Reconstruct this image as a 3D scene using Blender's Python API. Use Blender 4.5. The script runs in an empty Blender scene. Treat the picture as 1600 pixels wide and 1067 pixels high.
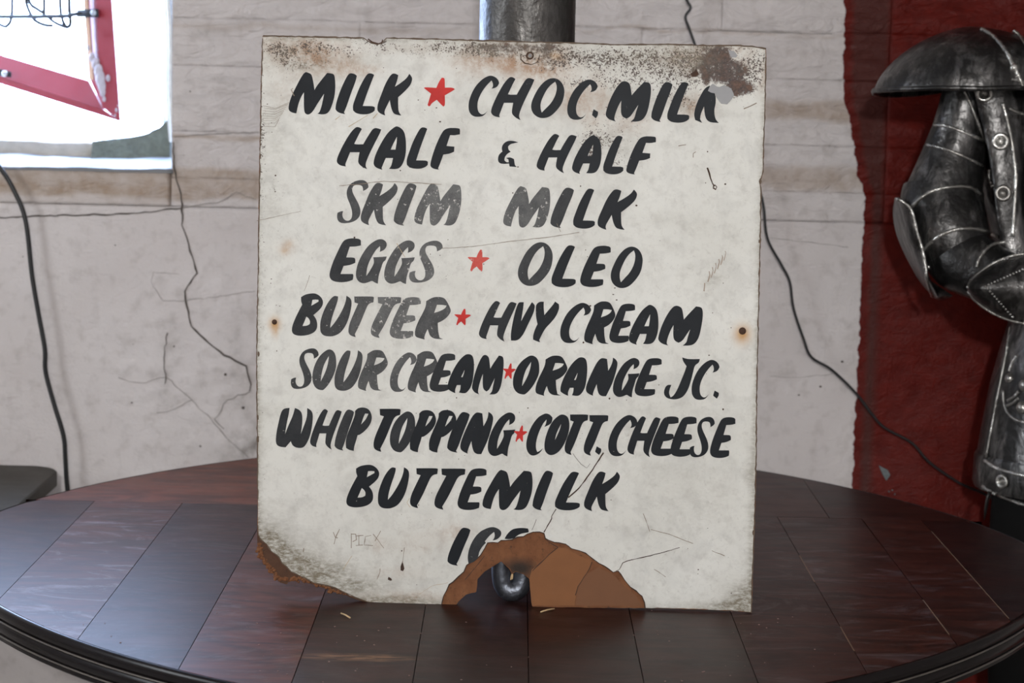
import bpy, bmesh, math, random
import numpy as np
from mathutils import Vector, Matrix, geometry
from mathutils.bvhtree import BVHTree

random.seed(7)
rng = np.random.default_rng(11)
SC = bpy.context.scene
COL = SC.collection

# ------------------------------------------------------------------ camera
CAM_Z = 1.2736
PITCH, ROLL, FPX = 0.1197, 0.0233, 3586.7
_c, _s = math.cos(PITCH), math.sin(PITCH)
FWD = Vector((0, _c, -_s)); _up = Vector((0, _s, _c)); _rt = Vector((1, 0, 0))
RT = _rt * math.cos(ROLL) + _up * math.sin(ROLL)
UP = -_rt * math.sin(ROLL) + _up * math.cos(ROLL)
EYE = Vector((0, 0, CAM_Z))
cd = bpy.data.cameras.new('camera'); cam = bpy.data.objects.new('camera', cd); COL.objects.link(cam)
cd.sensor_width = 22.3; cd.lens = FPX * 22.3 / 1600
cd.clip_start = 0.05; cd.clip_end = 100
cd.dof.use_dof = True; cd.dof.focus_distance = 2.25; cd.dof.aperture_fstop = 7.1
m = Matrix.Identity(4)
for i, a in enumerate((RT, UP, -FWD)):
    for j in range(3): m[j][i] = a[j]
m.translation = EYE
cam.matrix_world = m
SC.camera = cam

# ------------------------------------------------------------------ world, lights, exposure
SC.view_settings.view_transform = 'Standard'; SC.view_settings.look = 'None'
SC.view_settings.gamma = 1.0; SC.view_settings.use_curve_mapping = False
SC.view_settings.exposure = 0.0
SC.cycles.use_denoising = True
SC.cycles.max_bounces = 6
w = bpy.data.worlds.new('overcast_sky'); SC.world = w; w.use_nodes = True
bg = w.node_tree.nodes['Background']
bg.inputs[0].default_value = (0.50, 0.66, 1.0, 1); bg.inputs[1].default_value = 20.0

def light(name, kind, loc, power, color=(1, 1, 1), size=0.1, size_y=None, target=None, portal=False):
    l = bpy.data.lights.new(name, kind); o = bpy.data.objects.new(name, l); COL.objects.link(o)
    l.energy = power; l.color = color; o.location = loc
    if kind == 'AREA':
        l.size = size
        if size_y: l.shape = 'RECTANGLE'; l.size_y = size_y
        if portal: l.cycles.is_portal = True
    elif kind == 'POINT': l.shadow_soft_size = size
    if target: o.rotation_euler = (Vector(target) - Vector(loc)).to_track_quat('-Z', 'Y').to_euler()
    return o
light('room_lamp', 'POINT', (0.05, -1.7, 1.88), 235, (1.0, 0.995, 0.985), 0.07)
light('window_portal', 'AREA', (-1.0, 3.66, 1.62), 1, size=1.1, size_y=1.1, target=(-1.0, 0, 1.62), portal=True)
light('side_fill', 'AREA', (-2.36, 1.9, 1.55), 27, (0.90, 0.95, 1.0), 0.9, target=(-0.5, 2.75, 1.1))  # unseen fill light added to brighten the left wall and armour edges

# ------------------------------------------------------------------ pixel -> place helpers
def ray(x, y):
    return RT * ((x - 800) / FPX) - UP * ((y - 533.5) / FPX) + FWD
def at(x, y, Y):
    d = ray(x, y); return EYE + d * (Y / d.y)
def on_z(x, y, z):
    d = ray(x, y); return EYE + d * ((z - CAM_Z) / d.z)

# ------------------------------------------------------------------ object helpers
def tag(o, label=None, cat=None, group=None, kind=None):
    if label: o['label'] = label
    if cat: o['category'] = cat
    if group: o['group'] = group
    if kind: o['kind'] = kind
    return o
def empty(name, loc=(0, 0, 0)):
    o = bpy.data.objects.new(name, None); COL.objects.link(o); o.location = loc
    o.empty_display_size = 0.05; return o
def link(name, me, mat, parent=None, world=False):
    o = bpy.data.objects.new(name, me); COL.objects.link(o)
    if mat: me.materials.append(mat)
    if parent:
        o.parent = parent
        if world:
            o.matrix_parent_inverse = parent_mat(parent).inverted()
    return o
def parent_mat(p):
    mm = Matrix.LocRotScale(p.location, p.rotation_euler if p.rotation_mode != 'QUATERNION' else p.rotation_quaternion, p.scale)
    if p.parent: mm = parent_mat(p.parent) @ p.matrix_parent_inverse @ mm
    return mm
def mesh(name, vs, fs, mat, parent=None, world=True, smooth=False):
    me = bpy.data.meshes.new(name); me.from_pydata([tuple(v) for v in vs], [], fs); me.update()
    if smooth: me.polygons.foreach_set('use_smooth', [True] * len(me.polygons))
    return link(name, me, mat, parent, world)

class MB:
    def __init__(s): s.v = []; s.f = []
    def add(s, vs, fs):
        n = len(s.v); s.v += [tuple(v) for v in vs]; s.f += [tuple(i + n for i in f) for f in fs]
    def box(s, a, b):
        (x0, y0, z0), (x1, y1, z1) = a, b
        s.add([(x0,y0,z0),(x1,y0,z0),(x1,y1,z0),(x0,y1,z0),(x0,y0,z1),(x1,y0,z1),(x1,y1,z1),(x0,y1,z1)],
              [(0,3,2,1),(4,5,6,7),(0,1,5,4),(1,2,6,5),(2,3,7,6),(3,0,4,7)])
    def tube(s, pts, r, n=8, caps=True, flat=1.0):
        pts = [Vector(p) for p in pts]
        rs = r if isinstance(r, (list, tuple)) else [r] * len(pts)
        rings = []; ref = None
        for i, p in enumerate(pts):
            t = (pts[min(i + 1, len(pts) - 1)] - pts[max(i - 1, 0)]).normalized()
            if ref is None:
                ref = t.orthogonal().normalized()
            ref = (ref - t * ref.dot(t)).normalized(); b = t.cross(ref)
            rings.append([p + (ref * math.cos(2 * math.pi * k / n) + b * math.sin(2 * math.pi * k / n) * flat) * rs[i] for k in range(n)])
        vs = [v for rg in rings for v in rg]; fs = []
        for i in range(len(pts) - 1):
            for k in range(n):
                fs.append((i*n+k, i*n+(k+1)%n, (i+1)*n+(k+1)%n, (i+1)*n+k))
        if caps:
            fs.append(tuple(range(n - 1, -1, -1))); fs.append(tuple((len(pts)-1)*n + k for k in range(n)))
        s.add(vs, fs)
    def lathe(s, c, prof, n=32, sx=1, sy=1):
        vs = []
        for (r, z) in prof:
            for k in range(n):
                a = 2 * math.pi * k / n; vs.append((c[0] + r*sx*math.cos(a), c[1] + r*sy*math.sin(a), c[2] + z))
        fs = []
        for i in range(len(prof) - 1):
            for k in range(n): fs.append((i*n+k, i*n+(k+1)%n, (i+1)*n+(k+1)%n, (i+1)*n+k))
        fs.append(tuple(range(n-1, -1, -1))); fs.append(tuple((len(prof)-1)*n+k for k in range(n)))
        s.add(vs, fs)
    def ball(s, c, r, nu=12, nv=7, sc=(1, 1, 1)):
        vs = []; fs = []
        for i in range(nv + 1):
            th = math.pi * i / nv
            for k in range(nu):
                a = 2 * math.pi * k / nu
                vs.append((c[0]+r*sc[0]*math.sin(th)*math.cos(a), c[1]+r*sc[1]*math.sin(th)*math.sin(a), c[2]+r*sc[2]*math.cos(th)))
        for i in range(nv):
            for k in range(nu): fs.append((i*nu+k, (i+1)*nu+k, (i+1)*nu+(k+1)%nu, i*nu+(k+1)%nu))
        s.add(vs, fs)
    def prism(s, poly, back):          # poly: list of Vector, back: Vector offset
        n = len(poly); vs = [Vector(p) for p in poly] + [Vector(p) + back for p in poly]
        fs = [tuple(range(n)), tuple(range(2*n-1, n-1, -1))] + [(i, i+n, (i+1)%n+n, (i+1)%n) for i in range(n)]
        s.add(vs, fs)
    def obj(s, name, mat, parent=None, world=True, smooth=True):
        return mesh(name, s.v, s.f, mat, parent, world, smooth)
def autosmooth(o, ang=40):
    me = o.data; bm = bmesh.new(); bm.from_mesh(me); bmesh.ops.recalc_face_normals(bm, faces=bm.faces)
    a = math.radians(ang)
    for e in bm.edges:
        e.smooth = not (len(e.link_faces) == 2 and e.calc_face_angle(0) > a)
    bm.to_mesh(me); bm.free(); return o
def catmull(pts, k=6):
    P = [Vector(p) for p in pts]; out = []
    for i in range(len(P) - 1):
        p0 = P[max(i-1, 0)]; p1 = P[i]; p2 = P[i+1]; p3 = P[min(i+2, len(P)-1)]
        for j in range(k):
            t = j / k
            out.append(0.5 * ((2*p1) + (p2-p0)*t + (2*p0-5*p1+4*p2-p3)*t*t + (-p0+3*p1-3*p2+p3)*t**3))
    out.append(P[-1]); return out

# ------------------------------------------------------------------ numpy noise
_L = rng.random((256, 256)) * 2 - 1
def vnoise(x, y):
    x = np.asarray(x, float); y = np.asarray(y, float)
    xi = np.floor(x).astype(int); yi = np.floor(y).astype(int); fx = x - xi; fy = y - yi
    fx = fx*fx*(3-2*fx); fy = fy*fy*(3-2*fy)
    g = lambda a, b: _L[a & 255, b & 255]
    return (g(xi,yi)*(1-fx)+g(xi+1,yi)*fx)*(1-fy)+(g(xi,yi+1)*(1-fx)+g(xi+1,yi+1)*fx)*fy
def fbm(x, y, o=4):
    s = 0; a = 1.0
    for i in range(o):
        s = s + a * vnoise(x * 2**i + 17*i, y * 2**i + 31*i); a *= .5
    return s / 1.9

# ------------------------------------------------------------------ materials
def newmat(name):
    mt = bpy.data.materials.new(name); mt.use_nodes = True
    nt = mt.node_tree; b = nt.nodes['Principled BSDF']
    return mt, nt, b
class N:
    def __init__(s, nt): s.nt = nt
    def n(s, t, **kw):
        nd = s.nt.nodes.new(t)
        for k, v in kw.items(): setattr(nd, k, v)
        return nd
    def set(s, sock, v):
        if isinstance(v, bpy.types.NodeSocket): s.nt.links.new(v, sock)
        elif v is not None:
            if isinstance(v, (tuple, list)) and len(v) == 3 and sock.type == 'RGBA': v = (*v, 1)
            sock.default_value = v
    def coord(s, kind='Object'):
        return s.n('ShaderNodeTexCoord').outputs[kind]
    def mapping(s, v, scale=(1,1,1), loc=(0,0,0)):
        m_ = s.n('ShaderNodeMapping'); s.set(m_.inputs[0], v); m_.inputs['Scale'].default_value = scale; m_.inputs['Location'].default_value = loc
        return m_.outputs[0]
    def noise(s, v, scale, detail=4, rough=.55, dist=0, out=0):
        a = s.n('ShaderNodeTexNoise'); s.set(a.inputs['Vector'], v); a.inputs['Scale'].default_value = scale
        a.inputs['Detail'].default_value = detail; a.inputs['Roughness'].default_value = rough; a.inputs['Distortion'].default_value = dist
        return a.outputs[out]
    def voro(s, v, scale, feature='F1', out='Distance'):
        a = s.n('ShaderNodeTexVoronoi', feature=feature); s.set(a.inputs['Vector'], v); a.inputs['Scale'].default_value = scale
        return a.outputs[out]
    def ramp(s, v, a, b, lo=0.0, hi=1.0):
        r = s.n('ShaderNodeMapRange', clamp=True); s.set(r.inputs[0], v)
        r.inputs[1].default_value = a; r.inputs[2].default_value = b; r.inputs[3].default_value = lo; r.inputs[4].default_value = hi
        return r.outputs[0]
    def math(s, op, a, b=None, c=None):
        m_ = s.n('ShaderNodeMath', operation=op); s.set(m_.inputs[0], a)
        if b is not None: s.set(m_.inputs[1], b)
        if c is not None: s.set(m_.inputs[2], c)
        return m_.outputs[0]
    def mix(s, f, a, b, mode='MIX'):
        m_ = s.n('ShaderNodeMix', data_type='RGBA', blend_type=mode); s.set(m_.inputs[0], f); s.set(m_.inputs[6], a); s.set(m_.inputs[7], b)
        return m_.outputs[2]
    def attr(s, name, kind='GEOMETRY'):
        a = s.n('ShaderNodeAttribute', attribute_name=name, attribute_type=kind); return a.outputs['Fac']
    def bump(s, h, strength=.5, dist=.002, normal=None):
        b = s.n('ShaderNodeBump'); s.set(b.inputs['Height'], h); b.inputs['Strength'].default_value = strength; b.inputs['Distance'].default_value = dist
        if normal is not None: s.set(b.inputs['Normal'], normal)
        return b.outputs[0]
    def sep(s, v):
        a = s.n('ShaderNodeSeparateXYZ'); s.set(a.inputs[0], v); return a.outputs

def simple(name, col, rough=.5, metal=0, spec=.5, var=.15, scale=40, bump=.15, bd=.001):
    mt, nt, b = newmat(name); q = N(nt); c = q.coord()
    nz = q.noise(c, scale, 5)
    q.set(b.inputs['Base Color'], q.mix(nz, tuple(x*(1-var) for x in col), tuple(min(1, x*(1+var)) for x in col)))
    b.inputs['Metallic'].default_value = metal; b.inputs['Specular IOR Level'].default_value = spec
    q.set(b.inputs['Roughness'], q.ramp(nz, .3, .7, max(0, rough-.07), min(1, rough+.07)))
    q.set(b.inputs['Normal'], q.bump(nz, bump, bd))
    return mt

def mat_wall():
    mt, nt, b = newmat('painted_plaster'); q = N(nt); c = q.coord('Object'); x, y, z = q.sep(c)
    n1 = q.noise(c, 5, 5); n2 = q.noise(c, 45, 5); n3 = q.noise(c, 260, 3)
    wh = q.mix(q.ramp(n1, .3, .7), (.60, .555, .54), (.675, .635, .625))
    wh = q.mix(q.ramp(n2, .52, .75, 0, .5), wh, (.40, .36, .34))
    wh = q.mix(q.math('MULTIPLY', q.attr('beige'), q.ramp(n2, .25, .6, .5, 1)), wh, (.38, .29, .22))
    wh = q.mix(q.math('MULTIPLY', q.attr('dirt'), q.ramp(n2, .35, .62, .1, .8)), wh, (.20, .18, .16))
    # red paint begins at a wavering brushed border
    rb = q.n('ShaderNodeValToRGB'); q.set(rb.inputs[0], q.ramp(z, 1.0, 1.4))
    el = rb.color_ramp.elements; el[0].position = 0; el[0].color = (.486,)*3 + (1,); el[1].position = 1; el[1].color = (.447,)*3 + (1,)
    for p, v in ((.27, .486), (.33, .476), (.52, .462), (.60, .452)):
        e = el.new(p); e.color = (v, v, v, 1)
    edge = q.math('ADD', rb.outputs[0], q.math('MULTIPLY', q.math('SUBTRACT', q.noise(c, 60, 3), .5), .012))
    red = q.ramp(q.math('SUBTRACT', x, edge), -.0008, .0008)
    stripe = q.ramp(q.math('SUBTRACT', x, q.math('ADD', edge, .010)), -.002, .006)
    stripe2 = q.ramp(x, .506, .518, 1, 0)
    rc = q.mix(q.ramp(n2, .3, .7), (.085, .0060, .0035), (.125, .010, .006))
    rc = q.mix(q.math('MULTIPLY', stripe, stripe2), rc, (.075, .020, .016))
    rc = q.mix(q.attr('dirt'), rc, (.04, .009, .008))
    q.set(b.inputs['Base Color'], q.mix(red, wh, rc))
    q.set(b.inputs['Roughness'], q.mix(red, (.5,)*3, (.45,)*3))
    b.inputs['Specular IOR Level'].default_value = .14
    wr = q.noise(q.mapping(c, (1, 1, 2.2)), 22, 5, .6, 1.8)
    h = q.math('ADD', q.math('MULTIPLY', n2, .5), q.math('MULTIPLY', n3, .22)); h = q.math('ADD', h, q.math('MULTIPLY', wr, q.ramp(z, 1.03, 1.10, .35, 1.5)))
    q.set(b.inputs['Normal'], q.bump(h, .75, .0045))
    return mt
M = {}
M['wall'] = mat_wall()
M['white'] = simple('sill_white_paint', (.20, .205, .215), .6, var=.25, scale=35, bump=.4, bd=.003)
M['stone'] = simple('sill_stone', (.45, .41, .35), .9, var=.3, scale=60, bump=.8, bd=.003)
M['moss'] = simple('mossy_mortar', (.13, .14, .11), .95, var=.5, scale=90, bump=1, bd=.004)
M['render'] = simple('room_render', (.42, .40, .39), .8, var=.1, scale=4, bump=.2, bd=.004)
M['floor'] = simple('concrete_floor', (.30, .28, .26), .7, var=.2, scale=6, bump=.2, bd=.002)
M['ground'] = simple('pale_ground', (.6, .6, .58), .9, var=.1, scale=3)
M['crack'] = simple('crack_shadow', (.09, .075, .065), .9, var=.4, scale=80)
M['hairline'] = simple('hairline_crack', (.27, .245, .23), .9, var=.3, scale=80)
M['redsteel'] = simple('red_painted_steel', (.27, .016, .022), .4, var=.15, scale=50, bump=.2)
M['tan'] = simple('bare_putty', (.62, .38, .24), .7, var=.15, scale=60)
M['putty'] = simple('dried_putty', (.46, .40, .41), .55, var=.3, scale=120, bump=.8, bd=.003)
M['iron'] = simple('black_iron', (.035, .038, .04), .5, metal=.4, var=.2, scale=60)
M['screw'] = simple('zinc_screw', (.55, .55, .52), .35, metal=.9, var=.1)
M['rubber'] = simple('black_cable', (.010, .011, .012), .38, spec=.5, var=.2, scale=30, bump=.1)
M['cloth'] = simple('black_cloth', (.008, .008, .008), .9, spec=.1)
M['sidewood'] = simple('dull_brown_board', (.050, .044, .034), .5, spec=.12, var=.2, scale=18, bump=.15)
M['hard'] = simple('hardboard_core', (.20, .085, .040), .85, spec=.15, var=.22, scale=70, bump=.5, bd=.001)
M['hard2'] = simple('hardboard_layer', (.235, .105, .048), .85, spec=.15, var=.12, scale=50, bump=.4, bd=.001)
M['hard3'] = simple('hardboard_layer_dull', (.19, .092, .050), .85, spec=.15, var=.12, scale=40, bump=.4, bd=.001)
M['edge'] = simple('dirty_board_edge', (.13, .095, .07), .9, spec=.1, var=.5, scale=90, bump=.5)
M['rust'] = simple('rusted_screw', (.055, .025, .012), .8, var=.5, scale=300, bump=.8)
M['patch'] = simple('grey_filler', (.27, .27, .275), .5, var=.12, scale=90, bump=.3)
M['straw'] = simple('straw', (.62, .45, .25), .7)
M['seam'] = simple('tan_seam_filler', (.17, .10, .06), .6, var=.5, scale=60)
M['dust'] = simple('dust_flakes', (.34, .22, .20), .8, var=.5, scale=20)

def mat_hard():
    mt, nt, b = newmat('torn_hardboard'); q = N(nt); c = q.coord(); n1 = q.noise(c, 70, 5); n2 = q.noise(c, 220, 5, .7)
    col = q.mix(q.ramp(n1, .3, .7), (.15, .062, .030), (.235, .105, .050)); col = q.mix(q.ramp(n2, .55, .72, 0, .8), col, (.06, .035, .025))
    col = q.mix(q.attr('soot'), col, (.035, .030, .027)); q.set(b.inputs['Base Color'], col); b.inputs['Roughness'].default_value = .9; b.inputs['Specular IOR Level'].default_value = .15
    q.set(b.inputs['Normal'], q.bump(n2, .6, .0012)); return mt
M['hard'] = mat_hard()
def mat_metal(name, col, rough, wear_shine=.5):
    mt, nt, b = newmat(name); q = N(nt); c = q.coord()
    st = q.noise(q.mapping(c, (1, 1, .35)), 55, 6, .65, .6); n2 = q.noise(c, 16, 4)
    f = q.math('MULTIPLY', q.ramp(st, .45, .62), q.ramp(n2, .38, .60, .08, 1))
    q.set(b.inputs['Base Color'], q.mix(f, col, tuple(min(1, x*(1+3.2*wear_shine)) for x in col)))
    b.inputs['Metallic'].default_value = .85
    q.set(b.inputs['Roughness'], q.ramp(st, .3, .7, rough+.1, rough-.08))
    q.set(b.inputs['Normal'], q.bump(q.math('ADD', q.noise(c, 130, 4), q.math('MULTIPLY', q.noise(c, 34, 4), 1.6)), .5, .002))
    return mt
M['armour'] = mat_metal('antiqued_gunmetal', (.042, .041, .040), .32, 1.4)
M['trim'] = mat_metal('worn_trim_metal', (.30, .29, .27), .28, .8)
M['pole'] = mat_metal('dark_steel_pole', (.085, .082, .078), .40, .25)
M['shackle'] = mat_metal('grimy_steel', (.11, .12, .14), .42, .6)

def mat_table():
    mt, nt, b = newmat('polished_dark_wood'); q = N(nt); c = q.coord()
    ob = q.n('ShaderNodeObjectInfo'); rnd = ob.outputs['Random']
    off = q.n('ShaderNodeCombineXYZ'); q.set(off.inputs[0], q.math('MULTIPLY', rnd, 9.0)); q.set(off.inputs[2], q.math('MULTIPLY', rnd, 5.0))
    v = q.n('ShaderNodeVectorMath', operation='ADD'); q.set(v.inputs[0], c); q.set(v.inputs[1], off.outputs[0]); v = v.outputs[0]
    g = q.noise(q.mapping(v, (1.0, 3.2, 1)), 9, 7, .62, 1.6)
    g2 = q.noise(q.mapping(v, (1, 6, 1)), 40, 4, .6, .4)
    hue = q.attr('hue', 'OBJECT')
    base = q.mix(hue, (.033, .0112, .0095), (.165, .044, .022))
    dark = q.mix(hue, (.012, .005, .0048), (.070, .022, .013))
    col = q.mix(q.ramp(g, .38, .62), dark, base)
    col = q.mix(q.ramp(g2, .5, .8, 0, .35), col, (.02, .012, .01))
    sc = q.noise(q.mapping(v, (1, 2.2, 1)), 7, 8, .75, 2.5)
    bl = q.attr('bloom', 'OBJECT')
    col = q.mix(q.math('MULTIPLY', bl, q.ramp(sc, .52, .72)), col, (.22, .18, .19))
    ox, oy, oz = q.sep(c)
    wx = q.math('POWER', q.math('DIVIDE', q.math('SUBTRACT', ox, -.13), .055), 2.0); wy = q.math('POWER', q.math('DIVIDE', q.math('SUBTRACT', oy, 1.985), .014), 2.0)
    wm = q.math('MULTIPLY', q.ramp(q.math('ADD', wx, wy), .1, 1.3, 1, 0), q.ramp(g2, .40, .6))
    col = q.mix(wm, col, (.24, .12, .06))
    q.set(b.inputs['Base Color'], col)
    n5 = q.noise(c, 6, 6, .7)
    q.set(b.inputs['Roughness'], q.ramp(n5, .3, .7, .31, .40))
    b.inputs['Specular IOR Level'].default_value = .075
    q.set(b.inputs['Normal'], q.bump(q.noise(q.mapping(c, (1, .5, 1)), 60, 4), .03, .001))
    return mt
M['wood'] = mat_table()
M['rim'] = simple('black_lacquer_rim', (.008, .006, .006), .22, spec=.22, var=.05, scale=3, bump=.0)
M['bead'] = simple('worn_lacquer_bead', (.10, .088, .075), .35, spec=.4, var=.5, scale=40)

def mat_board():
    mt, nt, b = newmat('weathered_white_paint'); q = N(nt); c = q.coord()
    n1 = q.noise(c, 9, 5); n2 = q.noise(c, 70, 6, .65); n3 = q.noise(c, 420, 4, .7); n4 = q.noise(c, 190, 5, .7, 1.0)
    col = q.mix(q.ramp(n1, .3, .7), (.640, .635, .585), (.735, .735, .69))
    col = q.mix(q.ramp(n2, .50, .72, 0, .5), col, (.47, .455, .42))
    col = q.mix(q.ramp(n4, .56, .68, 0, .28), col, (.38, .36, .33))
    # fine specks all over
    sp = q.ramp(n4, .715, .745)
    col = q.mix(q.math('MULTIPLY', sp, .55), col, (.16, .13, .11))
    tan_ = q.attr('tan'); rust = q.attr('rust'); col = q.mix(q.math('MULTIPLY', q.ramp(q.noise(c, 26, 6, .65, .5), .48, .66), .32), col, (.44, .435, .41)); sk = q.attr('speck'); gr = q.attr('grime')
    tmask = q.math('MULTIPLY', tan_, q.ramp(q.math('ADD', q.math('MULTIPLY', n2, .5), q.math('MULTIPLY', n4, .5)), .36, .58, .1, 1.25))
    col = q.mix(tmask, col, (.40, .25, .16))
    thr = q.math('SUBTRACT', .685, q.math('MULTIPLY', sk, .195))
    n5 = q.noise(c, 760, 3, .6)
    nn = q.math('ADD', q.math('MULTIPLY', n5, .62), q.math('MULTIPLY', n4, .38))
    sm = q.ramp(q.math('SUBTRACT', nn, thr), 0, .03)
    col = q.mix(q.math('MULTIPLY', sm, q.ramp(sk, 0, .15)), col, (.075, .052, .045))
    rn = q.math('ADD', q.math('MULTIPLY', n2, .6), q.math('MULTIPLY', n3, .4))
    rm = q.ramp(q.math('SUBTRACT', rn, q.math('SUBTRACT', .72, q.math('MULTIPLY', rust, .34))), -.04, .09)
    rcol = q.mix(q.ramp(n3, .4, .62), (.028, .018, .016), (.10, .062, .050)); rcol = q.mix(q.ramp(n2, .5, .7, 0, .5), rcol, (.20, .095, .05))
    col = q.mix(q.math('MULTIPLY', rm, q.ramp(rust, 0, .2)), col, rcol)
    streak = q.noise(q.mapping(c, (1, 1.6, 2.2)), 150, 6, .75, .2)
    gm = q.math('MULTIPLY', gr, q.ramp(streak, .36, .58, .25, 1))
    col = q.mix(gm, col, (.19, .165, .115))
    halo = q.attr('halo')
    col = q.mix(halo, col, (.50, .26, .07))
    q.set(b.inputs['Base Color'], col)
    q.set(b.inputs['Roughness'], q.ramp(n2, .3, .7, .42, .6))
    b.inputs['Specular IOR Level'].default_value = .35
    h = q.math('SUBTRACT', n4, q.math('MULTIPLY', sm, .6))
    q.set(b.inputs['Normal'], q.bump(h, .25, .0006))
    return mt
M['board'] = mat_board()

def mat_letter(name, col, pale):
    mt, nt, b = newmat(name); q = N(nt); c = q.coord()
    wear_shine = q.attr('wear_shine', 'OBJECT')  # faded paint; on the M's also their silvery shine, put into the colour
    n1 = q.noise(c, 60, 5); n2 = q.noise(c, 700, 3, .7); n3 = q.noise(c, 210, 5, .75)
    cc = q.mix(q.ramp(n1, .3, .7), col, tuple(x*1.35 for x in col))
    f = q.math('MULTIPLY', wear_shine, q.ramp(q.math('ADD', q.math('MULTIPLY', n1, .6), q.math('MULTIPLY', n2, .4)), .3, .65, .35, 1))
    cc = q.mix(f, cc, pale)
    chip = q.ramp(q.math('ADD', n3, q.math('MULTIPLY', wear_shine, .13)), .70, .73)  # pale specks: chipped paint, and the sparkle painted on the M's
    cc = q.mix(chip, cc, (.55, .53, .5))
    q.set(b.inputs['Base Color'], cc)
    b.inputs['Roughness'].default_value = .45; b.inputs['Specular IOR Level'].default_value = .12
    q.set(b.inputs['Normal'], q.bump(n2, .25, .0004))
    return mt
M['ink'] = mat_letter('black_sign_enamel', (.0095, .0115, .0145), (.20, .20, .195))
M['inkred'] = mat_letter('red_sign_enamel', (.47, .028, .024), (.62, .17, .13))
M['scratch'] = simple('scratch_line', (.24, .19, .14), .9, var=.3, scale=200)
M['crackline'] = simple('board_crack', (.055, .03, .02), .9, var=.4, scale=200)
M['tanline'] = simple('tan_scratch', (.48, .38, .24), .9, var=.2, scale=200)

# ================================================================== SETTING
WY = 3.20        # front plane of the back wall
OX0, OX1, OZ0, OZ1 = -1.55, -0.479, 1.117, 2.15     # window opening
def wall_h(x, z):
    """how far the plaster surface bulges towards the room"""
    h = .0045 * fbm(x*4+3, z*4, 3) + .0022 * fbm(x*17, z*19+9, 3)
    rough = np.exp(-(((x+.40)/.12)**2 + ((z-.83)/.16)**2)) + .7*np.exp(-(((x+.30)/.1)**2 + ((z-.74)/.09)**2))
    h = h + rough * .0095 * np.abs(fbm(x*22+5, z*22, 4))
    up = np.clip((z - 1.07) / .05, 0, 1)
    return h + up * (.003 * fbm(x*9+40, z*26, 4))
def blob(x, z, pts):
    s = 0
    for (bx, bz, rx, rz, a) in pts: s = s + a * np.exp(-(((x-bx)/rx)**2 + ((z-bz)/rz)**2))
    return np.clip(s, 0, 1)
def wall_attrs(o, X, Z):
    n = fbm(X*20, Z*40, 3) * .008
    band = lambda z0, z1, s=.006: np.clip((Z+n-z0)/s, 0, 1) * np.clip((z1-Z-n)/s, 0, 1)
    bt = band(1.075, 1.122) * np.clip((-.1-X)/.2, 0, 1) * .75 + band(1.06, 1.10, .010) * (X < -.48) * .3
    bt = bt + band(1.205, 1.238, .008) * np.clip((X+.15)/.3, 0, 1) * .75 + band(1.108, 1.146, .008) * np.clip((X+.15)/.3, 0, 1) * .65
    bt = bt + np.exp(-((Z+n-1.1665)/.0025)**2) * .8 * np.clip((.1-X)/.3, 0, 1) + np.exp(-((Z+n-1.327)/.002)**2) * .6 * np.clip((X+.1)/.3, 0, 1)
    bt = bt + np.exp(-((Z+n-1.318)/.004)**2) * .35 * np.clip((.1-X)/.3, 0, 1)
    dt = blob(X, Z, [(-.345, .735, .035, .03, .9), (-.385, .86, .01, .05, .5), (-.37, .72, .05, .015, .6), (-.38, .80, .02, .02, .5), (-.48, .87, .012, .04, .3), (-.49, .80, .015, .03, .3), (-.33, .80, .03, .02, .4),
                     (-.43, 1.31, .03, .006, .35), (-.42, 1.245, .02, .004, .3), (.507, 1.083, .006, .008, .6), (-.478, 1.14, .012, .02, .9)])
    for nm, arr in (('beige', np.clip(bt, 0, 1)), ('dirt', dt)):
        a = o.data.attributes.new(nm, 'FLOAT', 'POINT'); a.data.foreach_set('value', arr.astype(np.float32).ravel())
def patch(name, x0, x1, z0, z1, res, parent, proud=.0, back=.03, edge=.0002, mat=None, wob=0.0):
    nx = max(2, int((x1-x0)/res)+1); nz = max(2, int((z1-z0)/res)+1)
    xs = np.linspace(x0, x1, nx); zs = np.linspace(z0, z1, nz); X, Z = np.meshgrid(xs, zs)
    if wob:
        tx = (X-x0)/(x1-x0); tz = (Z-z0)/(z1-z0)
        Z = Z + wob*fbm(X*8+z0*50, X*0+3, 2)*(np.abs(tz-.5)*2)**4*.6
    dx = np.minimum(X-X[0:1, 0:1], X[0:1, -1:]-X); dz = np.minimum(Z-Z[0:1, :], Z[-1:, :]-Z)
    nn_ = .55 + .9*vnoise(X*30+z0*90, Z*0+x0*7)
    fall = np.clip(1 - dz/.007, 0, 1)**1.5 * edge * np.clip(nn_, .1, 2) + np.clip(1 - dx/.006, 0, 1)**1.5 * edge * (.8 if abs(x0-.514) < .01 else .25)
    Y = WY - proud - wall_h(X, Z) + fall
    vs = np.stack([X, Y, Z], -1).reshape(-1, 3); fs = []
    idx = np.arange(nx*nz).reshape(nz, nx)
    q_ = np.stack([idx[:-1, :-1], idx[:-1, 1:], idx[1:, 1:], idx[1:, :-1]], -1).reshape(-1, 4)
    fs = q_.tolist()
    loop = list(idx[0, :]) + list(idx[1:, -1]) + list(idx[-1, -2::-1]) + list(idx[-2:0:-1, 0])
    n0 = len(vs); bv = [(vs[i][0], WY + back, vs[i][2]) for i in loop]
    vs = vs.tolist() + bv; L = len(loop)
    for i in range(L):
        j = (i+1) % L; fs.append([loop[j], loop[i], n0+i, n0+j])
    o = mesh(name, vs, fs, mat or M['wall'], parent, True, True)
    AX = np.array([v[0] for v in vs]); AZ = np.array([v[2] for v in vs]); wall_attrs(o, AX, AZ)
    return o

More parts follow.
